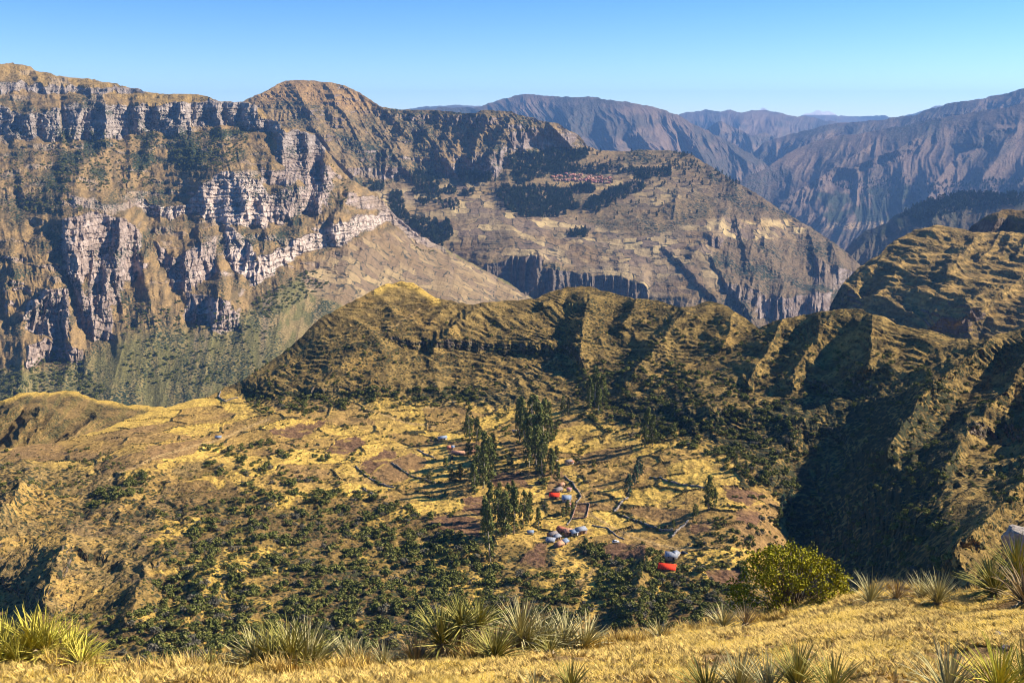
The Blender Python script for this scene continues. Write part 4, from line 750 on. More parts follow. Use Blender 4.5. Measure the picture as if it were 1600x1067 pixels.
# ---- shrubs of the near valley: where, how thick, how big
BZ = [ # polygon, count, min size, max size (half width, metres), grey share
    ([(280, 700), (420, 690), (480, 740), (560, 765), (640, 790), (700, 810), (760, 860), (800, 960), (620, 1010), (420, 1030), (250, 1030), (200, 980), (250, 900), (300, 870), (300, 800), (380, 770)], 1350, 1.5, 3.6, .16),
    ([(480, 770), (560, 765), (660, 800), (740, 850), (760, 880), (640, 880), (520, 830)], 200, 1.6, 3.0, .1),
    ([(180, 800), (300, 790), (380, 830), (300, 900), (250, 880)], 90, 1.2, 2.4, .3),
    ([(90, 960), (200, 960), (300, 900), (400, 1000), (380, 1050), (120, 1050)], 230, 1.4, 2.8, .2),
    ([(640, 850), (760, 880), (830, 900), (950, 900), (945, 960), (860, 990), (640, 1000)], 380, 1.4, 3.0, .15),
    ([(905, 850), (960, 850), (1040, 862), (1030, 900), (1060, 985), (960, 985), (945, 900)], 330, 1.6, 3.3, .15),
    ([(1040, 890), (1160, 880), (1200, 960), (1150, 1000), (1040, 985)], 220, 1.5, 2.8, .2),
    ([(1060, 820), (1240, 790), (1300, 880), (1300, 930), (1160, 880)], 150, 1.2, 2.4, .2),
    ([(380, 618), (560, 606), (760, 604), (760, 632), (560, 640), (400, 650)], 260, 1.6, 3.4, .1),
    ([(680, 640), (850, 640), (930, 700), (930, 780), (840, 770), (760, 750), (680, 700)], 170, 1.4, 3.0, .25),
    ([(900, 560), (1050, 570), (1240, 620), (1250, 780), (1160, 740), (1080, 700), (1000, 690), (900, 660)], 480, 1.6, 3.6, .1),
    ([(400, 540), (700, 500), (1000, 520), (1000, 610), (380, 615)], 260, 1.0, 2.4, .1),
    ([(1000, 480), (1480, 560), (1480, 640), (1000, 640)], 260, 1.2, 2.8, .1),
    ([(1400, 560), (1600, 560), (1600, 800), (1450, 700)], 120, 1.2, 2.6, .1),
    ([(1240, 640), (1480, 640), (1500, 880), (1290, 900)], 200, 1.4, 3.0, .1),
    ([(130, 775), (230, 735), (240, 748), (205, 778), (140, 795)], 80, 1.6, 3.0, 0), ([(100, 700), (180, 705), (190, 730), (110, 735)], 26, 1.2, 2.4, .2), ([(0, 700), (60, 720), (60, 760), (0, 770)], 22, 1.4, 2.6, .1), ([(60, 710), (320, 690), (300, 800), (60, 840)], 90, .7, 1.8, .4),
    ([(380, 655), (700, 650), (720, 740), (640, 790), (500, 760), (400, 720)], 120, .8, 2.0, .2), ([(490, 705), (560, 705), (560, 722), (490, 722)], 20, 1.4, 2.4, 0), ([(880, 780), (1110, 770), (1110, 860), (960, 850), (880, 860)], 34, .8, 1.8, .2),
    ([(1120, 690), (1240, 730), (1250, 790), (1180, 760), (1120, 730)], 110, 1.6, 3.2, .1)]
def hedge(pts, n, jit=2.0):
    p = np.array(pts, float); d = np.r_[0, np.cumsum(np.hypot(*np.diff(p, axis=0).T))]; t = rng.rand(n) * d[-1]
    return np.interp(t, d, p[:, 0]) + rng.randn(n) * jit * .6, np.interp(t, d, p[:, 1]) + rng.randn(n) * jit * .5
HEDGES = [([(425, 745), (470, 770), (540, 770)], 24), ([(690, 765), (720, 790), (700, 812)], 14), ([(380, 690), (430, 700), (500, 735)], 16), ([(1020, 700), (1060, 712), (1120, 712)], 22), ([(1095, 760), (1130, 775), (1200, 776)], 22), ([(1075, 868), (1120, 872), (1190, 862)], 22), ([(1060, 912), (1110, 930), (1170, 925)], 20), ([(250, 690), (300, 684), (360, 668)], 8), ([(60, 760), (130, 752), (200, 740)], 14), ([(120, 800), (190, 790), (260, 760)], 14), ([(20, 790), (90, 778), (150, 765)], 12), ([(560, 640), (640, 652), (720, 645)], 22), ([(575, 690), (610, 680), (660, 700)], 16), ([(630, 760), (680, 775), (720, 770)], 14), ([(850, 790), (870, 800), (890, 800)], 10), ([(940, 730), (985, 722), (1010, 740)], 16), ([(960, 802), (985, 812), (1020, 822), (1051, 831)], 46), ([(556, 731), (575, 746), (596, 757)], 30), ([(612, 725), (646, 746), (680, 755)], 34), ([(566, 761), (590, 774)], 10), ([(1015, 745), (1060, 755), (1100, 758)], 26), ([(1075, 855), (1150, 848)], 20), ([(1085, 880), (1160, 890)], 22), ([(1100, 835), (1175, 842)], 22), ([(1120, 790), (1200, 795)], 20), ([(640, 700), (690, 680)], 18), ([(540, 655), (600, 645), (680, 668)], 22), ([(955, 800), (981, 777)], 7), ([(1045, 905), (1160, 925)], 26), ([(700, 735), (760, 755)], 20), ([(660, 742), (730, 735), (760, 720)], 24), ([(860, 905), (930, 880)], 12), ([(300, 745), (360, 738)], 10), ([(820, 905), (840, 920), (930, 925)], 26)]
bu, bv, bs, bg_, bz = [], [], [], [], []
for zi, (pg, n, s0, s1, gr) in enumerate(BZ):
    n = int(n * 1.45)
    p = np.array(pg, float); k = 0
    cu = p[:, 0].min() + rng.rand(n * 8) * np.ptp(p[:, 0]); cv = p[:, 1].min() + rng.rand(n * 8) * np.ptp(p[:, 1])
    ok = inpoly(cu, cv, pg) & (fbm(cu / 28, cv / 16, 3, 400) > -.12 + rng.rand(n * 8) * .16 - .08)
    for f in FIELDS + FIELDS_PALE: ok &= ~inpoly(cu, cv, f)
    cu, cv = cu[ok][:n], cv[ok][:n]; m = len(cu)
    bu.append(cu); bv.append(cv); bs.append(1.15 * (s0 * .55 + (s1 * 1.1 - s0 * .55) * rng.rand(m) ** 1.5)); bg_.append(rng.rand(m) < gr); bz.append(np.full(m, zi))
for pts, n in HEDGES:
    cu, cv = hedge(pts, n); bu.append(cu); bv.append(cv); bs.append(.9 + rng.rand(n) * 1.2); bg_.append(rng.rand(n) < .2); bz.append(np.full(n, 99))
bu, bv, bs, bg_, bz = map(np.concatenate, (bu, bv, bs, bg_, bz))
HOUSEPX = [(691, 684), (714, 707), (704, 701), (867, 718), (888, 724), (876, 758), (871, 766), (866, 776), (888, 767), (885, 780), (887, 788), (879, 828), (887, 834), (896, 834), (908, 829), (863, 834), (860, 843), (876, 846), (1049, 868), (1042, 884), (1069, 864), (341, 682), (962, 846)]
keep = np.ones(len(bu), bool)
for hu, hv in HOUSEPX: keep &= ~((np.abs(bu - hu) < 13) & (bv - hv > -6) & (bv - hv < 14))
keep &= ~inpoly(bu, bv, [(890, 785), (925, 785), (920, 815), (888, 815)])
bu, bv, bs, bg_, bz = bu[keep], bv[keep], bs[keep], bg_[keep], bz[keep]
BP = on_sheet('near', bu, bv)
bdist = np.hypot(BP[:, 0], BP[:, 1]); show = bs / bdist * np.where(bv < 1020, 1, .0)
order = np.argsort(-show); big = order[:296]; rest = order[296:]
def region(u, v):
    w = region0(u, v)
    if w.startswith('in the scrub below'): return w + (', left part' if u < 420 else ', right part') + (', upper edge' if v < 790 else ', lower edge')
    if 'low on the left slope' in w: return w + (', left end' if u < 300 else ', middle' if u < 450 else ', right end')
    if 'below the tall grove' in w: return w + (', left side' if u < 720 else ', right side') + (', low down' if v > 930 else '')
    if 'in the hollow' in w: return w + (', left bank' if u < 950 else ', right bank') + (', low down' if v > 920 else ', high up')
    return w
def region0(u, v):
    if v < 650: return 'on the terraced face of the ridge' if u < 1000 else 'on the rough ground under the right of the ridge'
    if u > 1240: return 'in the shaded ravine at the right'
    if u < 250: return 'on the pale slope at the far left'
    if u < 640: return 'in the scrub below the ploughed plots' if v < 860 else 'in the thick scrub low on the left slope'
    if v < 760: return 'among the upper farmhouses'
    if u < 860: return 'in thick scrub below the tall grove' if v > 850 else 'between the plots and the tall tree grove'
    if u < 1040: return 'in the hollow below the red roofs'
    return 'among the small terraces at the right of the farm'
protos = []
for c, i in enumerate(big):
    k = (4 + i % 2) if bg_[i] else i % 4; where = region(bu[i], bv[i]); s = bs[i]
    kind = 'grey twiggy' if bg_[i] else 'dark green'; size = 'large' if s > 2.75 else ('middling' if s > 2.2 else 'small')
    o = put('bush', BUSH[k], Vector(BP[i]) - Vector((0, 0, .1 * s)), rng.rand() * 6.28, (s, s, s * (.85 + .3 * rng.rand())), f'{size} {kind} bush {where}', 'bush', f'{size} {kind} bushes {where}')
def proto_of(me): return next(o for o in bpy.data.objects if o.data == me)
for k in range(6):
    if not any(o.data == BUSH[k] for o in bpy.data.objects): 
        u_, v_ = 700 + 10 * k, 930; put('bush', BUSH[k], on_sheet('near', u_, v_), 0, 2.2, 'grey twiggy bush in the thick scrub below the tall tree grove', 'bush', 'grey twiggy bushes below the grove')
PB = [proto_of(BUSH[k]) for k in range(6)]
sc = bs[rest]; scl = np.stack([sc, sc, sc * (.8 + .35 * rng.rand(len(sc)))], 1); pos = BP[rest].copy(); pos[:, 2] -= .1 * sc
scatter('scrub', pos, scl, np.where(bg_[rest], 4 + rest % 2, rest % 4), PB, None)
# low tussocks that roughen the near slopes
n = 9000; tu = rng.rand(n * 2) * 1640 - 20; tv = 455 + rng.rand(n * 2) * 560
ok = (tv > np.interp(tu, SHEETS['near']['us'], SHEETS['near']['vt']) + 3) & (fbm(tu / 30, tv / 15, 3, 410) > -.2)
for f in FIELDS + GOLD[:6]: ok &= ~inpoly(tu, tv, f)
for hu, hv in HOUSEPX: ok &= ~((np.abs(tu - hu) < 12) & (np.abs(tv - hv - 3) < 9))
tu, tv = tu[ok][:n], tv[ok][:n]; TP = on_sheet('near', tu, tv); ts = (.35 + .75 * rng.rand(len(tu)) ** 2); TP[:, 2] -= .1 * ts
scatter('tussock_cover', TP, np.stack([ts * 1.2, ts * 1.2, ts * .8], 1), rng.randint(0, 6, len(tu)), PB, None)

# ---- eucalyptus and other trees, each on its own
TREES = [ # base u, v, height px, width factor, kind
    (735, 688, 52, 1, 'e'), (745, 692, 38, 1.3, 'e'), (728, 684, 30, 1.4, 'e'), (812, 690, 62, 1, 'e'), (822, 700, 78, 1.1, 'e'), (832, 712, 92, 1.2, 'e'), (842, 722, 90, 1.1, 'e'), (850, 705, 78, 1, 'e'), (857, 690, 60, .9, 'e'), (838, 735, 70, 1.1, 'e'), (848, 742, 56, 1.1, 'e'), (826, 730, 60, 1.2, 'e'), (862, 742, 30, 1.2, 'e'),
    (768, 722, 46, 1.3, 'e'), (758, 735, 60, 1.2, 'e'), (745, 750, 52, 1.4, 'e'), (755, 765, 66, 1.2, 'e'), (742, 772, 46, 1.3, 'e'), (765, 755, 70, 1.1, 'e'),
    (764, 812, 58, 1.1, 'e'), (775, 830, 66, 1.1, 'e'), (760, 848, 72, 1, 'e'), (766, 872, 88, .9, 'e'), (790, 838, 70, 1.2, 'e'), (803, 832, 72, 1.2, 'e'), (815, 824, 58, 1.1, 'e'), (826, 816, 46, 1.1, 'e'), (801, 790, 40, 1, 'e'), (780, 800, 44, 1.1, 'e'), (842, 826, 36, 1.2, 'e'), (795, 815, 60, 1.2, 'e'),
    (930, 632, 58, 1.4, 'e'), (920, 640, 46, 1.1, 'e'), (942, 628, 44, 1.4, 'e'), (935, 648, 36, 1.3, 'e'), (880, 650, 30, 1, 'e'), (888, 648, 26, 1, 'e'), (1012, 690, 52, 1.2, 'e'), (1020, 694, 46, 1.1, 'e'), (1006, 700, 34, 1.2, 'e'),
    (1000, 745, 30, 1.5, 'b'), (992, 757, 28, 1.7, 'b'), (982, 775, 34, 1.7, 'b'), (1107, 795, 52, 1.3, 'e'), (1116, 792, 30, 1.4, 'e'), (1086, 806, 20, 1.8, 'e'), (871, 754, 30, 1.6, 'e'), (862, 735, 34, 1.6, 'e'), (869, 722, 24, 1.6, 'y'), (858, 728, 20, 1.8, 'y'), (735, 712, 26, 1.8, 'e'),
    (475, 652, 24, 1.6, 'e'), (720, 752, 24, 1.8, 'y'), (706, 755, 22, 2, 'y'), (697, 735, 20, 2, 'e'), (672, 752, 16, 2, 'y'), (886, 800, 18, 2.2, 'e'), (880, 806, 14, 2, 'e'), (895, 798, 14, 2, 'e'), (1222, 795, 24, 1.8, 'b'), (1236, 785, 20, 2, 'b'), (1218, 812, 18, 2, 'e'), (1268, 880, 32, 1.3, 'e'), (1276, 884, 28, 1.3, 'e'), (1256, 882, 22, 1.6, 'e'), (1008, 892, 24, 1.6, 'e'), (1000, 905, 26, 1.5, 'e'), (914, 858, 20, 2, 'e'), (1150, 735, 18, 1.6, 'e'), (1165, 742, 20, 1.4, 'e'), (223, 752, 16, 2, 'e'), (1052, 822, 12, 2, 'e'), (1000, 960, 26, 1.2, 'e'), (925, 990, 22, 1, 'e'), (916, 992, 20, 1, 'e')]
TM = []
for i in range(5):
    tb, cb = tree_parts(200 + i, 1, .165, 62, 26, .12 * i, .07); TM.append((tb.mesh('trunk', [M_TRUNK]), cb.v, cb.f))
M_LEAF_Y = leaf_mat('yellow_leaves', (.12, .12, .03), (.20, .17, .05)); M_LEAF_B = leaf_mat('bluish_leaves', (.05, .085, .05), (.10, .15, .085))
TMC = {k: [mesh_from('crown', v, f, [m]) for _, v, f in TM] for k, m in (('e', M_LEAF_E), ('y', M_LEAF_Y), ('b', M_LEAF_B))}
def tree_place(u, v):
    if 800 < u < 865 and v < 752: return 'in the tall middle grove'
    if 725 <= u < 800 and v < 700: return 'beside the bluish roofed farmhouse'
    if 740 <= u < 772 and v < 780: return 'right of the upper farmhouses'
    if 755 <= u < 845 and v < 880: return 'in the grove left of the red roofs'
    if 875 < u < 945 and v < 660: return 'on the foot of the terraced ridge'
    if 1000 <= u < 1025 and v < 705: return 'alone above the golden fields on the right'
    if 975 < u < 1005 and v < 780: return 'by the stone wall of the right pasture'
    if 1080 < u < 1120: return 'at the right corner of the golden pasture'
    if u > 1200: return 'at the lip of the shaded ravine'
    return None
TREEOBJ = []
for i, (u, v, h, w, kd) in enumerate(TREES):
    P = on_sheet('near', u, v); D = math.hypot(P[0], P[1]); H = h * math.hypot(D, CAM[2] - P[2]) / FOC / math.cos(R(18)); 
    o = bpy.data.objects.new('eucalyptus_tree' if kd == 'e' else 'leafy_tree', None); COL.objects.link(o); o.location = P; o.rotation_euler = (rng.randn() * .02, rng.randn() * .02, rng.rand() * 6.28); o.scale = (H * w * .8, H * w * .8, H)
    pl = tree_place(u, v); cn = {'e': 'dark green', 'y': 'yellowish green', 'b': 'blue green'}[kd]; sz = 'towering' if h > 64 else 'tall' if h > 40 else 'medium' if h > 25 else 'small'
    if pl: lab = f'{sz} {cn} tree {pl}'
    else:
        near = min(((abs(u - a) + abs(v - b)), t) for a, b, t in [(475, 652, 'at the left foot of the terraced ridge'), (710, 750, 'below the terracotta roofed farmhouse'), (886, 800, 'beside the walled corral'), (871, 740, 'above the upper red roofed houses'), (1004, 900, 'beside the dark gully under the red roof'), (914, 858, 'beside the lower house cluster'), (1157, 740, 'below the shaded cliffs at the right'), (223, 752, 'in the little gully on the left slope'), (1052, 822, 'beside the hedge of the golden pasture'), (1000, 960, 'in the hollow just beyond the near bank'), (735, 712, 'right of the terracotta roofed farmhouse')])[1]
        lab = f'{sz} {cn} tree {near}'
    TREEOBJ.append((o, lab.split(' tree ', 1)[1], sz, cn, u, v))
    a = put('trunk', TM[i % 5][0], (0, 0, 0), parent=o); b = put('crown', TMC[kd][i % 5], (0, 0, 0), parent=o)
ORD = ['leftmost', 'second from the left', 'third from the left', 'fourth from the left', 'fifth from the left', 'sixth from the left', 'seventh from the left', 'eighth from the left', 'ninth from the left', 'tenth from the left', 'eleventh from the left', 'twelfth from the left']
byp = {}
for t in TREEOBJ: byp.setdefault(t[1], []).append(t)
for pl, ts in byp.items():
    ts.sort(key=lambda t: t[4])
    for k, (o, _, sz, cn, u, v) in enumerate(ts):
        pos = '' if len(ts) == 1 else (ORD[k] if k < len(ts) - 1 else 'rightmost')
        set_props(o, f'{sz} {cn} tree {pl}' + (f', {pos}' if pos else ''), 'tree', 'trees ' + pl if len(ts) > 1 else None)
# ---- far woods on the plateau and hillside scrub: nobody could count these
put('far_tree', FTREE[0], on_sheet('plateau', 697, 326), 0, 17, 'dark lone tree on the golden meadow of the far plateau', 'tree')
put('far_tree', FTREE[1], on_sheet('plateau', 1020, 286), 0, 15, 'dark lone tree right of the far village', 'tree')
PF = [proto_of(FTREE[0]), proto_of(FTREE[1])]
def wood(name, key, polys, smin, smax, seed, pr=None):
    us, vs = [], []
    for pg, n in polys:
        p = np.array(pg, float); cu = p[:, 0].min() + rng.rand(n * 6) * np.ptp(p[:, 0]); cv = p[:, 1].min() + rng.rand(n * 6) * np.ptp(p[:, 1])
        ok = inpoly(cu + 4 * fbm(cu / 9, cv / 9, 2, seed), cv + 3 * fbm(cu / 9, cv / 9, 2, seed + 1), pg) & (fbm(cu / 9, cv / 5, 2, seed + 2) > -.3); us.append(cu[ok][:n]); vs.append(cv[ok][:n])
    u, v = np.concatenate(us), np.concatenate(vs); P = on_sheet(key, u, v); s = smin + (smax - smin) * rng.rand(len(u)); P[:, 2] -= .06 * s
    scatter(name, P, np.stack([s, s, s], 1), rng.randint(0, 2, len(u)), pr or PF, None)
wood('far_wood', 'plateau', [([(795, 245), (845, 240), (860, 232), (890, 238), (925, 232), (920, 246), (880, 262), (850, 278), (810, 290), (795, 270)], 700), ([(850, 262), (900, 258), (960, 262), (990, 262), (985, 272), (930, 272), (880, 272), (850, 275)], 260), ([(770, 305), (790, 292), (840, 292), (880, 300), (890, 320), (885, 338), (850, 340), (815, 338), (790, 325)], 800), ([(850, 290), (890, 298), (905, 330), (870, 325)], 200), ([(890, 290), (930, 288), (930, 302), (895, 302)], 130), ([(920, 310), (945, 300), (980, 285), (1010, 280), (1000, 300), (960, 318), (935, 332), (910, 330)], 330), ([(900, 288), (925, 285), (930, 300)], 30), ([(1050, 238), (1075, 240), (1100, 262), (1090, 270), (1050, 262)], 30), ([(985, 262), (1050, 262), (1050, 275), (995, 278)], 150), ([(640, 270), (665, 265), (690, 290), (680, 306), (648, 302)], 190), ([(610, 300), (625, 298), (632, 320), (640, 345), (625, 350), (608, 325)], 150), ([(640, 340), (668, 345), (705, 345), (708, 365), (690, 385), (660, 372), (640, 355)], 300), ([(575, 285), (600, 285), (600, 300), (580, 300)], 50), ([(715, 272), (735, 268), (768, 275), (765, 286), (720, 288)], 110), ([(685, 296), (712, 294), (712, 302), (686, 304)], 40), ([(720, 298), (742, 298), (740, 308), (720, 306)], 30), ([(690, 315), (720, 314), (715, 330), (690, 330)], 30), ([(655, 310), (690, 305), (690, 316), (655, 322)], 40), ([(885, 360), (925, 355), (920, 372), (890, 374)], 70), ([(1120, 262), (1160, 282), (1150, 296), (1110, 275)], 20), ([(600, 255), (900, 350), (1150, 330), (1100, 250), (900, 235)], 120), ([(920, 235), (1080, 240), (1130, 290), (930, 300)], 90)], 14, 26, 430)
wood('far_scrub', 'cliff', [([(90, 205), (250, 205), (240, 290), (150, 300), (60, 260)], 500), ([(240, 210), (400, 200), (360, 262), (280, 265)], 480), ([(500, 240), (560, 300), (540, 330), (500, 290)], 60), ([(0, 580), (100, 540), (180, 620), (0, 640)], 300), ([(0, 230), (90, 230), (130, 330), (0, 330)], 150), ([(390, 470), (480, 420), (520, 440), (470, 470), (420, 500)], 260), ([(180, 470), (420, 470), (430, 600), (200, 600)], 300), ([(640, 380), (700, 400), (640, 390)], 20)], 3, 7.5, 440, PB[:2])
wood('hill_wood', 'g3', [([(1400, 338), (1450, 315), (1500, 303), (1600, 300), (1600, 322), (1520, 325), (1440, 345)], 420)], 22, 36, 450)
wood('hill_wood', 'g2a', [([(1290, 285), (1420, 275), (1440, 300), (1440, 320), (1330, 300)], 200), ([(1440, 285), (1600, 280), (1600, 305), (1450, 305)], 250)], 20, 34, 455)
# ================================================================ houses, walls, small things of the farm
M_ADOBE = plain_mat('adobe_wall', (.33, .21, .15), .9, 2.5, .3); M_WHITE = plain_mat('whitewash', (.5, .46, .40), .85, 2, .2)
M_TILE = plain_mat('clay_tiles', (.55, .20, .11), .8, 1.2, .35, stretch=(4, 1, 1)); M_TILEP = plain_mat('pale_clay_tiles', (.60, .31, .18), .8, 1.2, .3, stretch=(4, 1, 1)); M_REDR = plain_mat('red_sheet_roof', (.78, .055, .02), .55, .8, .15)
M_BLUER = plain_mat('bluish_metal_roof', (.25, .30, .37), .7, .8, .25); M_GREYR = plain_mat('weathered_thatch', (.27, .22, .19), .9, 2, .3); M_WHITER = plain_mat('pale_metal_roof', (.31, .32, .34), .7, .8, .2)
M_WOODD = plain_mat('dark_door', (.06, .045, .035), .8, 4); M_STONE = plain_mat('field_stone', (.27, .23, .19), .9, 1.5, .45); M_PINK = plain_mat('pink_sheet', (.60, .25, .22), .7, 1, .2)
RM = dict(tile=M_TILE, tilep=M_TILEP, red=M_REDR, blue=M_BLUER, grey=M_GREYR, white=M_WHITER, pink=M_PINK)
def house(u, v, L, Wd, Hh, rz, roof, wall, label, lean=False, door=True, cat='house', name='farmhouse', split=None):
    L *= .8; Wd *= .8; Hh *= .92; P = on_sheet('near', u, v); o = bpy.data.objects.new(name, None); COL.objects.link(o); o.location = P; o.rotation_euler = (0, 0, R(rz)); set_props(o, label, cat)
    mb = MB(); t = .35; x, y = L / 2, Wd / 2; rh = .0 if lean else Wd * .28; lo = -1.6
    if lean: hz = {(-1): Hh, 1: Hh + Wd * .22}
    # walls with gables, one shell
    if not lean:
        V = [(-x, -y, lo), (x, -y, lo), (x, y, lo), (-x, y, lo), (-x, -y, Hh), (x, -y, Hh), (x, y, Hh), (-x, y, Hh), (-x, 0, Hh + rh), (x, 0, Hh + rh)]
        F = [(0, 1, 5, 4), (2, 3, 7, 6), (1, 2, 6, 9, 5), (3, 0, 4, 8, 7), (3, 2, 1, 0)]
    else:
        V = [(-x, -y, lo), (x, -y, lo), (x, y, lo), (-x, y, lo), (-x, -y, Hh), (x, -y, Hh), (x, y, hz[1]), (-x, y, hz[1])]; F = [(0, 1, 5, 4), (2, 3, 7, 6), (1, 2, 6, 5), (3, 0, 4, 7), (3, 2, 1, 0)]
    mb.add(V, F); put('wall', mb.mesh('wall', [wall]), (0, 0, 0), parent=o)
    def slab(y0, z0, y1, z1, x0, x1, mat):
        b = MB(); ny, nz = -(z1 - z0), (y1 - y0); l = math.hypot(ny, nz); ny *= .14 / l; nz *= .14 / l
        if nz < 0: ny, nz = -ny, -nz
        q = [(x0, y0, z0), (x1, y0, z0), (x1, y1, z1), (x0, y1, z1)]; q2 = [(a, b_ + ny, c + nz) for a, b_, c in q]
        b.add(q + q2, [(3, 2, 1, 0), (4, 5, 6, 7), (0, 1, 5, 4), (1, 2, 6, 5), (2, 3, 7, 6), (3, 0, 4, 7)])
        nr = max(3, int((x1 - x0) / 1.1))                       # battens and ridges of the sheets stand proud
        for k in range(nr):
            xx = x0 + (k + .5) * (x1 - x0) / nr; w = .04
            q = [(xx - w, y0, z0), (xx + w, y0, z0), (xx + w, y1, z1), (xx - w, y1, z1)]; b.add([(a, b_ + ny * 1.02, c + nz * 1.02) for a, b_, c in q] + [(a, b_ + ny * 1.3, c + nz * 1.3) for a, b_, c in q], [(4, 5, 6, 7), (0, 1, 5, 4), (1, 2, 6, 5), (2, 3, 7, 6), (3, 0, 4, 7)])
        put('roof', b.mesh('roof', [mat]), (0, 0, .02), parent=o)
    e = .45; sp = (split[0] - .5) * L if split else None
    for x0, x1, mt in ([(-x - e, sp, RM[roof]), (sp + .01, x + e, RM[split[1]])] if split else [(-x - e, x + e, RM[roof])]):
        if lean: slab(-y - e, Hh - e * .22, y + e, hz[1] + e * .22, x0, x1, mt)
        else:
            k = rh / y; slab(-y - e, Hh - e * k, -.0, Hh + rh, x0, x1, mt); slab(y + e, Hh - e * k, .0, Hh + rh + .01, x0, x1, mt)
    if door:
        b = MB(); b.box((L * .18, -y - .03, 1.0 - .05), (1.0, .1, 2.0)); d = put('door', b.mesh('door', [M_WOODD]), (0, 0, 0), parent=o)
        b = MB(); b.box((-L * .22, -y - .03, 1.45), (.9, .1, .8)); put('window', b.mesh('window', [M_WOODD]), (0, 0, 0), parent=o)
    return o
house(691, 686, 9, 5, 2.4, 20, 'blue', M_WHITE, 'farmhouse with bluish white roof in the shade of the upper trees')
house(716, 711, 13, 5, 2.3, -14, 'tilep', M_ADOBE, 'long terracotta tiled farmhouse above the ploughed plots')
house(704, 702, 7, 4.5, 2.3, 12, 'tile', M_ADOBE, 'red tiled farmhouse with one end of its roof blue', split=(.55, 'blue'))
house(738, 708, 6, 4, 2.2, 60, 'tilep', M_ADOBE, 'small terracotta outbuilding right of the long tiled farmhouse', name='outbuilding', cat='outbuilding')
house(867, 720, 5, 4, 2.2, -30, 'white', M_WHITE, 'small pale roofed house half hidden behind trees')
house(888, 726, 6, 5, 2.6, 25, 'grey', M_WHITE, 'grey roofed house with white walls above the pasture')
house(893, 726, 3.6, 3, 2.1, 25, 'tile', M_WHITE, 'little red annex against the grey roofed white house', lean=True, door=False, name='annex', cat='annex')
house(877, 760, 5, 3.4, 2.0, 50, 'tilep', M_ADOBE, 'small salmon roofed hut topmost of the upper cluster', name='hut', cat='hut')
house(871, 769, 8, 5.5, 2.5, 42, 'grey', M_ADOBE, 'adobe house with grey brown roof behind the bright red roof')
house(866, 779, 8.5, 5, 2.3, -6, 'red', M_ADOBE, 'adobe shed with bright red roof in the upper cluster', lean=True, name='shed', cat='shed')
house(889, 768, 3.4, 2.6, 2.0, -25, 'pink', M_WHITE, 'tiny pink roofed hut right of the salmon hut', lean=True, door=False, name='hut', cat='hut')
house(885, 783, 7.5, 5.5, 2.2, -4, 'blue', M_WHITE, 'house with blue grey metal roof right of the red roof', lean=True)
house(888, 791, 4, 2.4, 1.8, -8, 'pink', M_WHITE, 'small pink and white hut below the blue grey roof', lean=True, door=False, name='hut', cat='hut')
house(879, 831, 8, 6, 2.8, -40, 'tile', M_ADOBE, 'red tiled house at the top of the lower cluster')
house(888, 837, 6, 4.5, 2.4, 8, 'tilep', M_ADOBE, 'orange roofed house in the middle of the lower cluster', lean=True)
house(897, 837, 5, 4, 2.4, 25, 'blue', M_WHITE, 'light blue roofed hut right of the orange roof', lean=True, name='hut', cat='hut')
house(908, 834, 8, 4.5, 3.2, 22, 'white', M_ADOBE, 'tall adobe house with pale blue roof and porch at the right of the lower cluster', lean=True)
house(863, 837, 7, 5, 2.4, 35, 'grey', M_ADOBE, 'grey brown roofed adobe house at the left of the lower cluster')
house(860, 846, 6.5, 4, 2.0, -12, 'white', M_WHITE, 'shed with pale blue metal roof at the left of the lower cluster', lean=True, name='shed', cat='shed')
house(871, 842, 5, 3, 2.0, 40, 'white', M_ADOBE, 'narrow pale roofed shed in the courtyard of the lower cluster', lean=True, name='shed', cat='shed')
house(877, 851, 12, 5, 2.6, 48, 'tilep', M_ADOBE, 'long house with half its roof pale blue and half terracotta', split=(.55, 'blue'))
house(829, 831, 4.5, 2.4, 1.5, 4, 'blue', M_WHITE, 'low bluish lean-to under the trees of the dense grove', lean=True, door=False, name='lean_to', cat='shelter')
house(804, 675, 4, 2.6, 1.6, 0, 'grey', M_WHITE, 'small grey hut on the pale grass above the tall grove', lean=True, door=False, name='hut', cat='hut')
house(1049, 872, 8.5, 5, 2.2, -12, 'white', M_WHITE, 'house with pale blue roof above the bright red roof', lean=True)
house(1057, 869, 3.5, 3, 2.2, 40, 'white', M_WHITE, 'small pale annex joined at the right of the pale blue roof', lean=True, door=False, name='annex', cat='annex')
house(1042, 888, 11.5, 5.5, 2.0, -14, 'red', M_ADOBE, 'long barn with bright red roof among shrubs at the right', lean=True, name='barn', cat='barn')
house(341, 684, 6, 3, 1.7, 12, 'blue', M_STONE, 'lone blue roofed hut on the open slope at the left', lean=True, door=False, name='hut', cat='hut')
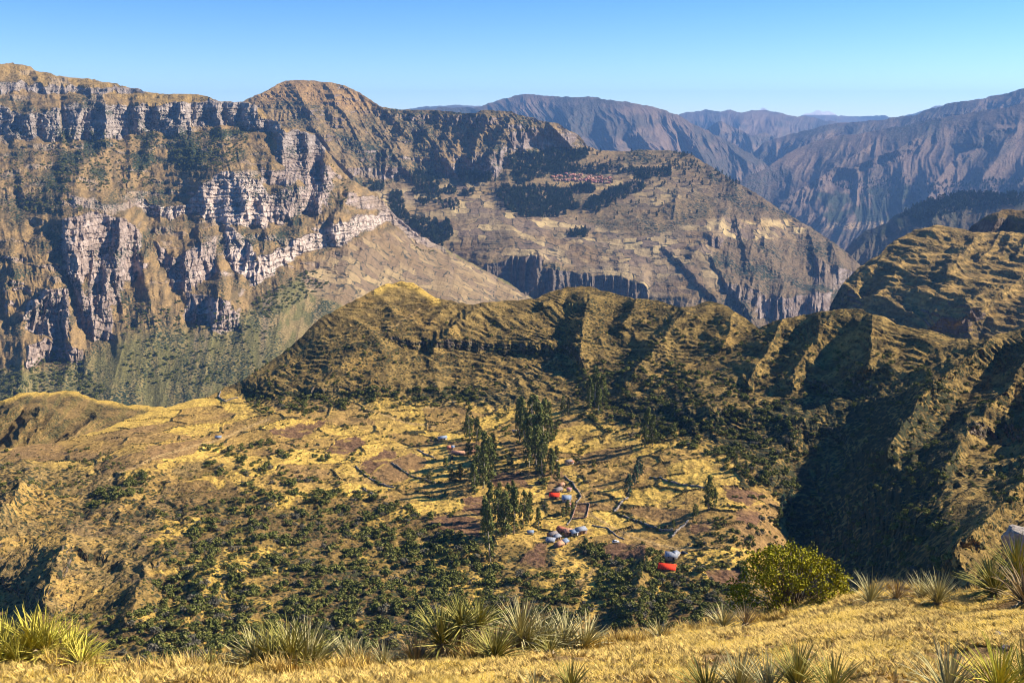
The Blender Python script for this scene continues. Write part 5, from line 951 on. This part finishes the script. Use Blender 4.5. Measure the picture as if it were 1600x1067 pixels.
def car(u, v, rz, col, label):
    P = on_sheet('near', u, v); o = bpy.data.objects.new('parked_car', None); COL.objects.link(o); o.location = P; o.rotation_euler = (0, 0, R(rz)); set_props(o, label, 'car')
    m = plain_mat('car_paint', col, .4, 1, .05); g = plain_mat('car_glass', (.03, .035, .04), .15, 1, .1); k = plain_mat('tyre_rubber', (.03, .03, .03), .9, 1, .1)
    b = MB(); prof = [(-2.1, .45), (-2.15, .85), (-1.9, 1.0), (1.0, 1.02), (2.0, .85), (2.1, .5)]; n = len(prof)
    b.add([(x, -.85, z) for x, z in prof] + [(x, .85, z) for x, z in prof], [tuple(range(n))[::-1], tuple(range(n, 2 * n))] + [(i, (i + 1) % n, n + (i + 1) % n, n + i) for i in range(n)]); put('body', b.mesh('body', [m]), (0, 0, 0), parent=o)
    b = MB(); prof = [(-1.75, 1.0), (-1.45, 1.5), (.35, 1.52), (.95, 1.02)]; n = 4; b.add([(x, -.74, z) for x, z in prof] + [(x, .74, z) for x, z in prof], [tuple(range(n))[::-1], tuple(range(n, 2 * n))] + [(i, (i + 1) % n, n + (i + 1) % n, n + i) for i in range(n)]); put('cabin', b.mesh('cabin', [g]), (0, 0, 0), parent=o)
    b = MB(); b.box((-.5, 0, 1.54), (1.75, 1.4, .06)); put('roof', b.mesh('roof', [m]), (0, 0, 0), parent=o)
    b = MB(); b.tube([(0, -.12, 0), (0, .12, 0)], [.33, .33], 10); w = b.mesh('wheel', [k])
    for x in (-1.3, 1.3):
        for y in (-.8, .8): put('wheel', w, (x, y, .33), parent=o)
car(1069, 866, -35, (.05, .06, .08), 'dark car parked on the bare yard right of the pale blue roof')
car(962, 848, 10, (.75, .75, .76), 'white car parked in the grass between the lower cluster and the barn')
def stone_wall(pts, label, h=1.1, w=.7, mat=None):
    """dry stone wall: rough courses of stones following the ground"""
    h *= .72; w *= .8
    p = np.array(pts, float); k = max(2, int(np.hypot(*np.diff(p, axis=0).T).sum() * .8)); d = np.r_[0, np.cumsum(np.hypot(*np.diff(p, axis=0).T))]; t = np.linspace(0, d[-1], k)
    Q = on_sheet('near', np.interp(t, d, p[:, 0]), np.interp(t, d, p[:, 1])); mb = MB(); rs = np.random.RandomState(int(pts[0][0]))
    for a, b in zip(Q[:-1], Q[1:]):
        L = np.linalg.norm(b - a); n = max(1, int(L / .9)); ang = math.atan2(b[1] - a[1], b[0] - a[0])
        for i in range(n):
            c = a + (b - a) * (i + .5) / n; hh = h * (.75 + .5 * rs.rand()); mb.box((c[0] + rs.randn() * .1, c[1] + rs.randn() * .1, c[2] + hh / 2 - .35), (L / n * 1.15, w * (.8 + .4 * rs.rand()), hh + .5), ang + rs.randn() * .08)
    o = put('stone_wall', mb.mesh('stone_wall', [mat or M_STONE]), (0, 0, 0)); return set_props(o, label, 'wall')
stone_wall([(901, 789), (921, 789), (916, 811), (893, 811), (901, 789)], 'low wall round the bare earth corral between the house clusters', 1.3, .5, M_ADOBE)
stone_wall([(981, 777), (972, 785), (960, 800)], 'short stone wall at the left edge of the golden pasture', 1.8, 1.2)
stone_wall([(960, 802), (985, 813), (1020, 824), (1051, 832)], 'overgrown stone wall under the golden pasture', 1.6)
stone_wall([(1075, 814), (1062, 826), (1050, 842)], 'pale stone wall closing the pasture on the right', 1.6, 1.0, M_WHITE if False else M_STONE)
stone_wall([(882, 744), (893, 756), (903, 768), (908, 778), (900, 786)], 'crooked stone wall beside the upper house cluster', 1.5)
stone_wall([(893, 811), (886, 818)], 'stub of wall below the corner of the corral', 1.2)
stone_wall([(556, 731), (575, 746), (596, 757), (616, 762)], 'long field wall below the narrow ploughed plot', 1.4)
stone_wall([(612, 725), (646, 746), (680, 755)], 'field wall below the pale square plot', 1.4)
stone_wall([(566, 761), (578, 768), (590, 774)], 'short dark bank of stones in the yellow grass', 1.5)
stone_wall([(652, 704), (665, 711), (678, 717)], 'short wall left of the long tiled farmhouse', 1.4)
stone_wall([(925, 820), (950, 826), (965, 836), (975, 842)], 'broken wall line in the grass below the track', .9)
stone_wall([(1015, 745), (1060, 756), (1105, 760)], 'overgrown wall along the top of the golden pasture', 1.4)
stone_wall([(345, 612), (341, 622), (352, 628), (372, 622)], 'curved wall on the golden saddle at the foot of the ridge', 1.6, .8)
# far village under the plateau wood
vr = np.random.RandomState(5)
hm = []
for rc in (M_TILE, M_TILEP, M_PINK):
    b = MB(); b.box((0, 0, 1.2), (9, 6, 3.4)); b.add([(-5, -3.5, 2.8), (5, -3.5, 2.8), (5, 3.5, 2.8), (-5, 3.5, 2.8), (-5, 0, 5.2), (5, 0, 5.2)], [(0, 1, 5, 4), (2, 3, 4, 5), (1, 2, 5), (3, 0, 4), (3, 2, 1, 0)], 1); hm.append(b.mesh('village_house', [M_ADOBE, rc]))
for i in range(95):
    u = 862 + vr.rand() * 96; v = 272 + vr.rand() * 11 + (u - 862) * .03; P = on_sheet('plateau', u, v)
    put('village_house', hm[i % 3], P, vr.rand() * 3, 1.1 + vr.rand() * .7, 'tiny red roofed house of the far village beneath the dark wood', 'house', 'houses of the far village')

# ================================================================ the near bank
EU = [-400, -100, 0, 200, 400, 600, 750, 900, 1000, 1100, 1200, 1260, 1330, 1400, 1500, 1600, 2000]
EV = [1046, 1046, 1046, 1044, 1042, 1036, 1020, 1008, 998, 985, 968, 950, 930, 922, 934, 930, 930]
ER = [12.6, 12.6, 12.6, 12.8, 13, 13.4, 14.2, 15.2, 16.5, 18, 19.5, 20.5, 21.5, 22.5, 22.5, 22.5, 24]
def bank():
    az = np.linspace(R(-50), R(50), 420)[None]; r = np.concatenate([np.linspace(.3, 8, 14), np.linspace(8.3, 26, 190), np.linspace(26.5, 60, 24)])[:, None]
    # bearing of the surveyed edge points
    ex, ey, ez = bearing(np.array(EU), np.array(EV)); ea = np.arctan2(ex, ey)
    re = np.interp(az, ea, ER); ze = np.interp(az, ea, ez) * re
    X = r * np.sin(az); Y = r * np.cos(az)
    re = re + .35 * fbm(X / 3, Y / 3, 2, 700) 
    t = r / re; z = -1.7 + (ze + 1.7) * np.minimum(t, 1)
    over = np.maximum(r - re, 0); z = z - over * .45 - np.minimum(over, 2.5) ** 2 * .22 - np.maximum(over - 2.5, 0) * .75
    z = z + fbm(X / 1.6, Y / 1.6, 4, 701) * .14 * sstep(r, 2, 8) + fbm(X / .35, Y / .35, 3, 702) * .035
    P = np.stack([X + 0 * r, Y + 0 * az, z + CAM[2]], -1)
    n1 = fbm(X / 1.3, Y / .8, 4, 703); n2 = fbm(X / .3, Y / .2, 3, 704)
    col = mixc(C3(.58, .38, .13), C3(.64, .41, .06), sstep(n1, .12, .4)); col = mixc(col, C3(.30, .19, .10), sstep(-n1 + .4 * n2, .05, .4) * .8)
    right = sstep(X, 1.5, 5); col = mixc(col, C3(.38, .23, .11), right * .45 * sstep(n2, -.3, .3))
    m, nt, b = new_mat('near_turf'); c = N(nt, 'ShaderNodeAttribute', attribute_name='Col').outputs['Color']; p = coords(nt)
    a = noise(nt, p, 9.0, 6.0, .75); a2 = noise(nt, coords(nt, (40, 40, 14)), 1.0, 3.0, .7)
    cc = mixn(nt, 1.0, c, mixn(nt, ramp(nt, a, .3, .7), (.55, .5, .45), (1.3, 1.3, 1.25)), 'MULTIPLY'); cc = mixn(nt, 1.0, cc, mixn(nt, ramp(nt, a2, .3, .7), (.6, .56, .5), (1.3, 1.3, 1.3)), 'MULTIPLY')
    nt.links.new(cc, b.inputs['Base Color']); bp = N(nt, 'ShaderNodeBump', Strength=1.0, Distance=.06); nt.links.new(math_n(nt, 'ADD', a, a2), bp.inputs['Height']); nt.links.new(bp.outputs[0], b.inputs['Normal'])
    grid_mesh('ground', P, m, np.clip(col, 0, .8), None, flip=True)
    return dict(az=az[0], r=r[:, 0], P=P)
BK = bank()
def on_bank(x, y):
    x = np.asarray(x, float); y = np.asarray(y, float); a = np.arctan2(x, y); r = np.hypot(x, y)
    j = np.clip(np.interp(a, BK['az'], np.arange(len(BK['az']))), 0, len(BK['az']) - 1.001); i = np.clip(np.interp(r, BK['r'], np.arange(len(BK['r']))), 0, len(BK['r']) - 1.001)
    a0, b0 = i.astype(int), j.astype(int); fa, fb = i - a0, j - b0; Z = BK['P'][..., 2]
    return Z[a0, b0] * (1 - fa) * (1 - fb) + Z[a0 + 1, b0] * fa * (1 - fb) + Z[a0, b0 + 1] * (1 - fa) * fb + Z[a0 + 1, b0 + 1] * fa * fb
def bank_pt(u, v=None, off=0.0, D=None):
    """foot of a plant: by bearing u, and either its sight height v or a distance past the lip"""
    x, y, z = bearing(u, 1000 if v is None else v)
    if D is None:
        if v is None: D = float(np.interp(u, EU, ER)) + off
        else:
            rr = np.linspace(4, 30, 400); zz = on_bank(x * rr, y * rr) - (CAM[2] + z * rr); k = np.argmax(zz > 0); D = rr[k] if zz.max() > 0 else float(np.interp(u, EU, ER))
    return Vector((float(x * D), float(y * D), float(on_bank(x * D, y * D)))), D
# grass
GR = [leaf_mat('straw', (.80, .55, .16), (.66, .43, .11), (.40, .25, .10), .7), leaf_mat('golden_turf', (.78, .50, .09), (.62, .39, .08), (.66, .48, .18), .7)]
def tuft(name, seed, nb, h, spread, mat, wd=.006):
    rs = np.random.RandomState(seed); mb = MB()
    for i in range(nb):
        a = rs.rand() * 6.28; r = rs.rand() * spread * .4; x, y = math.cos(a) * r, math.sin(a) * r; b = rs.rand() * 6.28; l = h * (.5 + .6 * rs.rand()); ln = spread * (.3 + .9 * rs.rand()); w = wd * (.7 + .6 * rs.rand())
        dx, dy = math.cos(b), math.sin(b); px, py = -dy * w, dx * w
        mb.add([(x - px, y - py, -.01), (x + px, y + py, -.01), (x + dx * ln * .45 + px * .7, y + dy * ln * .45 + py * .7, l * .6), (x + dx * ln * .45 - px * .7, y + dy * ln * .45 - py * .7, l * .6), (x + dx * ln, y + dy * ln, l)], [(0, 1, 2, 3), (3, 2, 4)])
    return mb.mesh(name, [mat])
TU = [tuft('grass_tuft', 1, 18, .075, .09, GR[0]), tuft('grass_tuft', 2, 18, .06, .09, GR[1]), tuft('grass_tuft', 3, 26, .24, .16, GR[0], .005), tuft('grass_tuft', 4, 22, .17, .18, GR[1], .005)]
tl = [('short straw coloured grass tuft on the near bank', 500), ('short golden grass tuft on the near bank', 1180), ('tall straw coloured grass tuft at the lip of the bank', 560), ('bushy golden grass tuft at the lip of the bank', 1000)]
PT = []
for k in range(4):
    p, D = bank_pt(tl[k][1], 1050 if k < 2 else None, -.2); PT.append(put('grass_tuft', TU[k], p, 0, 1.4, tl[k][0], 'grass tuft'))
gr_ = np.random.RandomState(21); n = 95000; a = R(-31) + gr_.rand(n) * R(62); rr = np.sqrt(gr_.rand(n) * (25 ** 2 - 7.5 ** 2) + 7.5 ** 2); ex, ey, ez = bearing(np.array(EU), np.array(EV)); ea = np.arctan2(ex, ey)
re = np.interp(a, ea, ER); ok = (rr < re + 1.4); a, rr, re = a[ok], rr[ok], re[ok]; x, y = rr * np.sin(a), rr * np.cos(a)
dens = fbm(x / 1.3, y / .8, 4, 703) + .4 * gr_.rand(len(x)) ; ok = (dens > .06) | (rr > re - .6); x, y, rr, re = x[ok], y[ok], rr[ok], re[ok]
lip = (rr > re - .7); s = .6 + .7 * gr_.rand(len(x)); idx = np.where(fbm(x / 1.3, y / .8, 4, 703) > .15, 1, 0); idx = np.where(lip & (gr_.rand(len(x)) < .5 * sstep(fbm(x / .9, y / .9, 3, 720), -.1, .35)), 2 + (gr_.rand(len(x)) < .3), idx)
s = np.where(idx >= 2, s * 1.0, s)
scatter('dry_grass', np.stack([x, y, on_bank(x, y)], 1), np.stack([s, s, s * np.where(x > 2.5, .8, 1)], 1), idx, PT, None)

# puya rosettes
M_PUYA = leaf_mat('puya_leaf', (.24, .22, .05), (.46, .38, .11), (.72, .56, .24), .45); M_PUYAG = leaf_mat('pale_puya_leaf', (.36, .32, .13), (.60, .50, .24), (.74, .60, .30), .5); M_PUYAD = leaf_mat('dead_puya_leaf', (.30, .20, .09), (.44, .33, .18), None, .8)
M_PUYAY = leaf_mat('yellow_puya_leaf', (.42, .38, .05), (.66, .52, .10), (.70, .38, .12), .5)
def blade(seed, l, w, curl):
    rs = np.random.RandomState(seed); mb = MB(); n = 6; V = []; 
    for i in range(n + 1):
        t = i / n; ww = w * (1 - t) ** .7 * (.75 + .5 * min(1, t * 4)) + .0015; x = l * t * (1 - .10 * curl * t); z = -curl * l * .28 * t * t; y = rs.randn() * .004
        V += [(x, y - ww, z + ww * .5), (x, y, z), (x, y + ww, z + ww * .5)]
    F = []
    for i in range(n): F += [(3 * i, 3 * i + 1, 3 * i + 4, 3 * i + 3), (3 * i + 1, 3 * i + 2, 3 * i + 5, 3 * i + 4)]
    mb.add(V, F); return mb
BLV = [blade(i, 1, .0145 + .003 * (i % 3), .3 + .5 * (i % 3)) for i in range(4)]
BLM = {m.name: [b.mesh('leaf', [m]) for b in BLV] for m in (M_PUYA, M_PUYAG, M_PUYAD, M_PUYAY)}
def puya(u, v, size, nl, mat, label, seed, tilt=(0, 0), D=None, off=None, dead=12, lo=8, hi=88, lift=.0, droop=0):
    rs = np.random.RandomState(seed); p, D = bank_pt(u, v, off or 0, D); nl = int(nl * 1.95); dead = int(dead * 1.2); size *= 1.12
    o = bpy.data.objects.new('puya_plant', None); COL.objects.link(o); p.z += lift; o.location = p; set_props(o, label, 'spiky plant')
    mb = MB(); mb.tube([(0, 0, -.45 - lift), (0, 0, -.05), (0, 0, .10)], [.10, .12, .05], 8); put('stem', mb.mesh('stem', [M_PUYAD]), (0, 0, 0), parent=o)
    T = Matrix.Rotation(tilt[0], 4, 'X') @ Matrix.Rotation(tilt[1], 4, 'Y')
    for i in range(nl + dead):
        dd = i >= nl; az = i * 2.39996 + rs.randn() * .15; e = R(lo + (hi - lo) * ((i + .5) / nl) ** .8) if not dd else R(-35 + rs.rand() * 40)
        l = size * (.78 + .3 * rs.rand()) * (1 if not dd else .85); k = (mat if not dd else M_PUYAD).name
        c = bpy.data.objects.new('leaf', BLM[k][rs.randint(4)]); COL.objects.link(c); c.parent = o
        Mx = T @ Matrix.Rotation(az, 4, 'Z') @ Matrix.Rotation(-e + rs.randn() * .06, 4, 'Y') @ Matrix.Translation((.03, 0, 0)) @ Matrix.Rotation(rs.randn() * .25, 4, 'X') @ Matrix.Diagonal((l, l * 1.0, l, 1)); c.matrix_local = Mx
    return o
PL = [ # u, v foot, leaf length m, leaves, material, label, distance
    (488, 1018, .52, 64, M_PUYA, 'puya rosette with a clear starry centre left of the middle clump', dict(tilt=(.55, .1))), (452, 1000, .74, 70, M_PUYA, 'tall upright puya behind the starry rosette', {}), (425, 1010, .68, 62, M_PUYA, 'dark puya at the left end of the left clump', dict(tilt=(0, -.2))), (398, 1025, .56, 44, M_PUYAG, 'thin dry puya at the left foot of the left clump', {}), (478, 995, .72, 56, M_PUYAG, 'pale leaved puya at the back of the left clump', {}),
    (545, 1022, .48, 44, M_PUYAG, 'bleached upright puya right of the starry rosette', dict(lo=35)), (560, 1024, .40, 26, M_PUYAG, 'small grey puya beside the bleached one', dict(lo=45)), (600, 1032, .40, 20, M_PUYAG, 'sparse grey puya in tall yellow grass', dict(lo=45)), (330, 1045, .32, 30, M_PUYA, 'small puya at the lip between the left clumps', {}),
    (690, 985, .62, 64, M_PUYA, 'big brownish puya at the left of the middle clump', dict(lift=.25)), (722, 985, .50, 52, M_PUYA, 'puya with hanging dead leaves at the top of the middle clump', dict(tilt=(.35, -.1), lift=.45, dead=30)), (747, 985, .50, 50, M_PUYA, 'green puya with yellow hanging leaves at the top of the middle clump', dict(tilt=(.35, .15), lift=.45, dead=30)),
    (773, 1030, .56, 60, M_PUYA, 'low puya rosette at the front of the middle clump', dict(tilt=(.35, 0))), (824, 1015, .62, 60, M_PUYA, 'wide puya rosette at the right of the middle clump', dict(tilt=(.3, 0))), (850, 1005, .62, 56, M_PUYAG, 'pale puya behind the wide rosette', dict(lift=.1)), (815, 990, .70, 54, M_PUYAG, 'pale puya on the back right of the middle clump', dict(lift=.2)), (878, 1008, .70, 60, M_PUYAG, 'tall bleached puya right of the wide rosette', dict(tilt=(0, .2))), (908, 1018, .6, 46, M_PUYAG, 'leaning puya at the right end of the middle clump', dict(tilt=(0, .45))), (650, 1015, .55, 44, M_PUYAD, 'withered brown puya at the left foot of the middle clump', {}), (640, 1020, .35, 24, M_PUYA, 'little puya left of the withered one', {}), (720, 1020, .42, 30, M_PUYAD, 'dead brown puya in the dark hollow of the middle clump', {}), (780, 1000, .4, 30, M_PUYAD, 'dry brown puya under the green rosettes of the middle clump', {}), (860, 1025, .35, 30, M_PUYA, 'small puya in front of the tall bleached one', {}),
    (30, 1040, .48, 60, M_PUYAY, 'dark centred yellow green puya at the far left', dict(tilt=(.3, 0))), (75, 1030, .58, 70, M_PUYAY, 'dense yellow puya in the far left clump', dict(lift=.1)), (105, 1038, .52, 60, M_PUYAY, 'yellow puya at the right end of the far left clump', dict(tilt=(0, .3))), (0, 1020, .6, 50, M_PUYAY, 'tall yellow puya cut by the left edge', {}), (50, 1015, .55, 50, M_PUYAY, 'yellow puya at the back of the far left clump', dict(lift=.15)), (125, 1045, .4, 36, M_PUYAY, 'low yellow puya nearest the grass at the left', dict(tilt=(0, .4))),
    (1245, 1078, .44, 56, M_PUYA, 'green puya standing tallest at the bottom edge', dict(tilt=(-.1, 0), lo=25)), (1155, 1085, .46, 50, M_PUYAG, 'grey puya at the bottom edge left of the tallest one', dict(lo=30)), (1108, 1092, .46, 40, M_PUYA, 'puya leaning left at the bottom edge', dict(tilt=(0, -.3), lo=20)), (1200, 1090, .42, 36, M_PUYAG, 'pale puya between the two bottom edge rosettes', dict(lo=30)), (1300, 1090, .40, 40, M_PUYA, 'short dark puya right of the tallest bottom one', dict(lo=20)), (892, 1085, .34, 36, M_PUYA, 'puya tips rising at the bottom edge near the middle', dict(lo=35)), (835, 1085, .28, 20, M_PUYAG, 'few pale puya leaves at the bottom edge below the middle clump', dict(lo=35)),
    (1480, 1095, .48, 44, M_PUYAG, 'bleached puya at the bottom edge toward the right', dict(lo=20)), (1560, 1090, .50, 50, M_PUYAY, 'yellow green puya at the bottom right corner', dict(lo=15)), (1600, 1090, .48, 40, M_PUYA, 'dark puya cut by the bottom right corner', dict(lo=20)),
    (1590, 915, .9, 70, M_PUYA, 'large dark puya under the boulder at the right edge', dict(tilt=(0, -.15), lift=.3)), (1555, 935, .78, 66, M_PUYA, 'large puya leaning left below the boulder', dict(tilt=(0, -.35), lift=.1)), (1600, 945, .8, 50, M_PUYAD, 'withered puya in the shade at the right edge', {}),
    (1360, 945, .62, 34, M_PUYAG, 'bluish grey puya on the hump right of the green bush', dict(lo=30)), (1465, 945, .62, 48, M_PUYAG, 'bleached curving puya on the hump', dict(lo=30)), (1440, 938, .55, 30, M_PUYAG, 'thin bleached puya beside the curving one', dict(lo=35)), (1400, 940, .45, 26, M_PUYAD, 'brown dry puya between the grey ones on the hump', dict(lo=30)), (1130, 985, .5, 34, M_PUYAG, 'dry grey puya left of the green bush', dict(lo=30)), (1165, 980, .45, 26, M_PUYAD, 'brown puya at the left foot of the green bush', dict(lo=30)), (1030, 1000, .4, 22, M_PUYAG, 'small grey puya alone at the lip', dict(lo=30)), (300, 1046, .3, 20, M_PUYAD, 'small brown puya at the lip toward the left', {})]
for i, (u, v, s, nl, m, lab, kw) in enumerate(PL): puya(u, v, s, nl, m, lab, 900 + i, **kw)

# yellow-green shrub on the lip
def big_bush():
    p, D = bank_pt(1234, 972); p2, _ = bank_pt(1232, None, .55); p = p2
    s = math.hypot(D, 10) / FOC; Wd = 190 * s; Hh = 120 * s; rs = np.random.RandomState(77)
    o = bpy.data.objects.new('leafy_shrub', None); COL.objects.link(o); o.location = p; set_props(o, 'round shrub with small yellow green leaves on the lip of the near bank', 'shrub')
    st = MB(); cents = []; nrm = []; x, y, z = bearing(1234, 965)
    top = (p.z - (CAM[2] + z * D)); base = -top * 0
    for i in range(210):
        a = rs.rand() * 6.28; rr = math.sqrt(rs.rand()); h = math.sqrt(max(0, 1 - rr * rr)) * (.55 + .45 * rs.rand()) if i % 2 else math.sqrt(max(0, 1 - rr * rr)) * .95
        q = np.array([math.cos(a) * rr * Wd * .5, math.sin(a) * rr * Wd * .42, Hh * (.12 + .86 * h) - .1]); q += rs.randn(3) * .05
        mid = q * np.array([.45, .45, .55]) + rs.randn(3) * .04
        if i % 2 == 0: st.tube([(rs.randn() * .05, rs.randn() * .05, -.5), mid, q], [.022, .012, .004], 4)
        for k in range(46):
            d = rs.randn(3); d /= np.linalg.norm(d); c = q + d * (.06 + .12 * rs.rand()); cents.append(c); n_ = d + rs.randn(3) * .8 + np.array([0, 0, .4]); nrm.append(n_ / np.linalg.norm(n_))
    V, F = leaf_faces(np.array(cents), np.array(nrm), .034 * (.7 + .7 * rs.rand(len(cents))), rs, 1.5)
    put('foliage', mesh_from('foliage', V, F, [leaf_mat('shrub_yellow_green', (.22, .20, .018), (.50, .42, .03), (.10, .11, .02), .45)]), (0, 0, 0), parent=o); put('branches', st.mesh('branches', [M_WOOD]), (0, 0, 0), parent=o)
big_bush()
# boulder at the right edge and loose stones
def rock(name, P, s, seed, label, mat, flat=(1, 1, .5), cat='rock'):
    import bmesh
    bm = bmesh.new(); bmesh.ops.create_icosphere(bm, subdivisions=3, radius=1)
    for v_ in bm.verts:
        c = v_.co; n = float(fbm(np.array([c.x * 1.1 + seed]), np.array([c.y * 1.1 + c.z * .9]), 3, seed)[0]); c *= 1 + .25 * n; c.z = max(min(c.z, .55 + .08 * n), -.6); c.x *= flat[0]; c.y *= flat[1]; c.z *= flat[2]
    me = bpy.data.meshes.new(name); bm.to_mesh(me); bm.free(); me.materials.append(mat); return put(name, me, P, rng.rand() * 6, s, label, cat)
M_BOULD = plain_mat('boulder', (.36, .30, .24), .9, 6, .45, bump=1.0)
x, y, z = bearing(1608, 842); rock('boulder', Vector((float(x * 27), float(y * 27), float(CAM[2] + z * 27) - .12)), .62, 3, 'flat topped grey boulder at the right edge above the large puyas', M_BOULD, (1.0, .7, .9))
x, y, z = bearing(1640, 870)
mb = None
def rock_base():
    b = MB(); rs = np.random.RandomState(9); x, y, z = bearing(1622, 858); c = np.array([x * 27, y * 27, CAM[2] + z * 27]); n = 14
    V = []; 
    for k, (rad, dz) in enumerate([(.55, -.25), (.75, -.7), (1.0, -1.3), (1.6, -4.0)]):
        for j in range(n): a = j / n * 6.283; q = rad * (1 + .2 * rs.randn() * .6); V.append((c[0] + math.cos(a) * q, c[1] + math.sin(a) * q * .8, c[2] + dz + rs.randn() * .1))
    F = [tuple(range(n))] + [(k * n + j, (k + 1) * n + j, (k + 1) * n + (j + 1) % n, k * n + (j + 1) % n) for k in range(3) for j in range(n)]
    b.add(V, F); put('outcrop', b.mesh('outcrop', [plain_mat('outcrop_earth', (.22, .15, .10), .95, 3, .4, bump=.6)], True), (0, 0, 0), label='earthy outcrop carrying the flat boulder at the right edge', cat='outcrop')
rock_base()

M_PEB = plain_mat('dull_stone', (.24, .20, .16), .95, 5, .4, bump=.5)
srs = np.random.RandomState(4)
for k in range(26):
    u = 900 + srs.rand() * 700 if k < 20 else 40 + srs.rand() * 800; p, D = bank_pt(u, 1064 - srs.rand() * (90 if u > 1300 else 45 if u > 1000 else 10))
    o = rock('stone', p, .035 + .05 * srs.rand(), 20 + k, 'small dull stone lying in the short turf of the right bank' if k < 20 else 'small dull stone lying in the yellow grass along the bottom left', M_PEB, (1.2, .9, .6), 'stone'); o['group'] = 'stones in the near turf on the right' if k < 20 else 'stones in the near grass on the left'
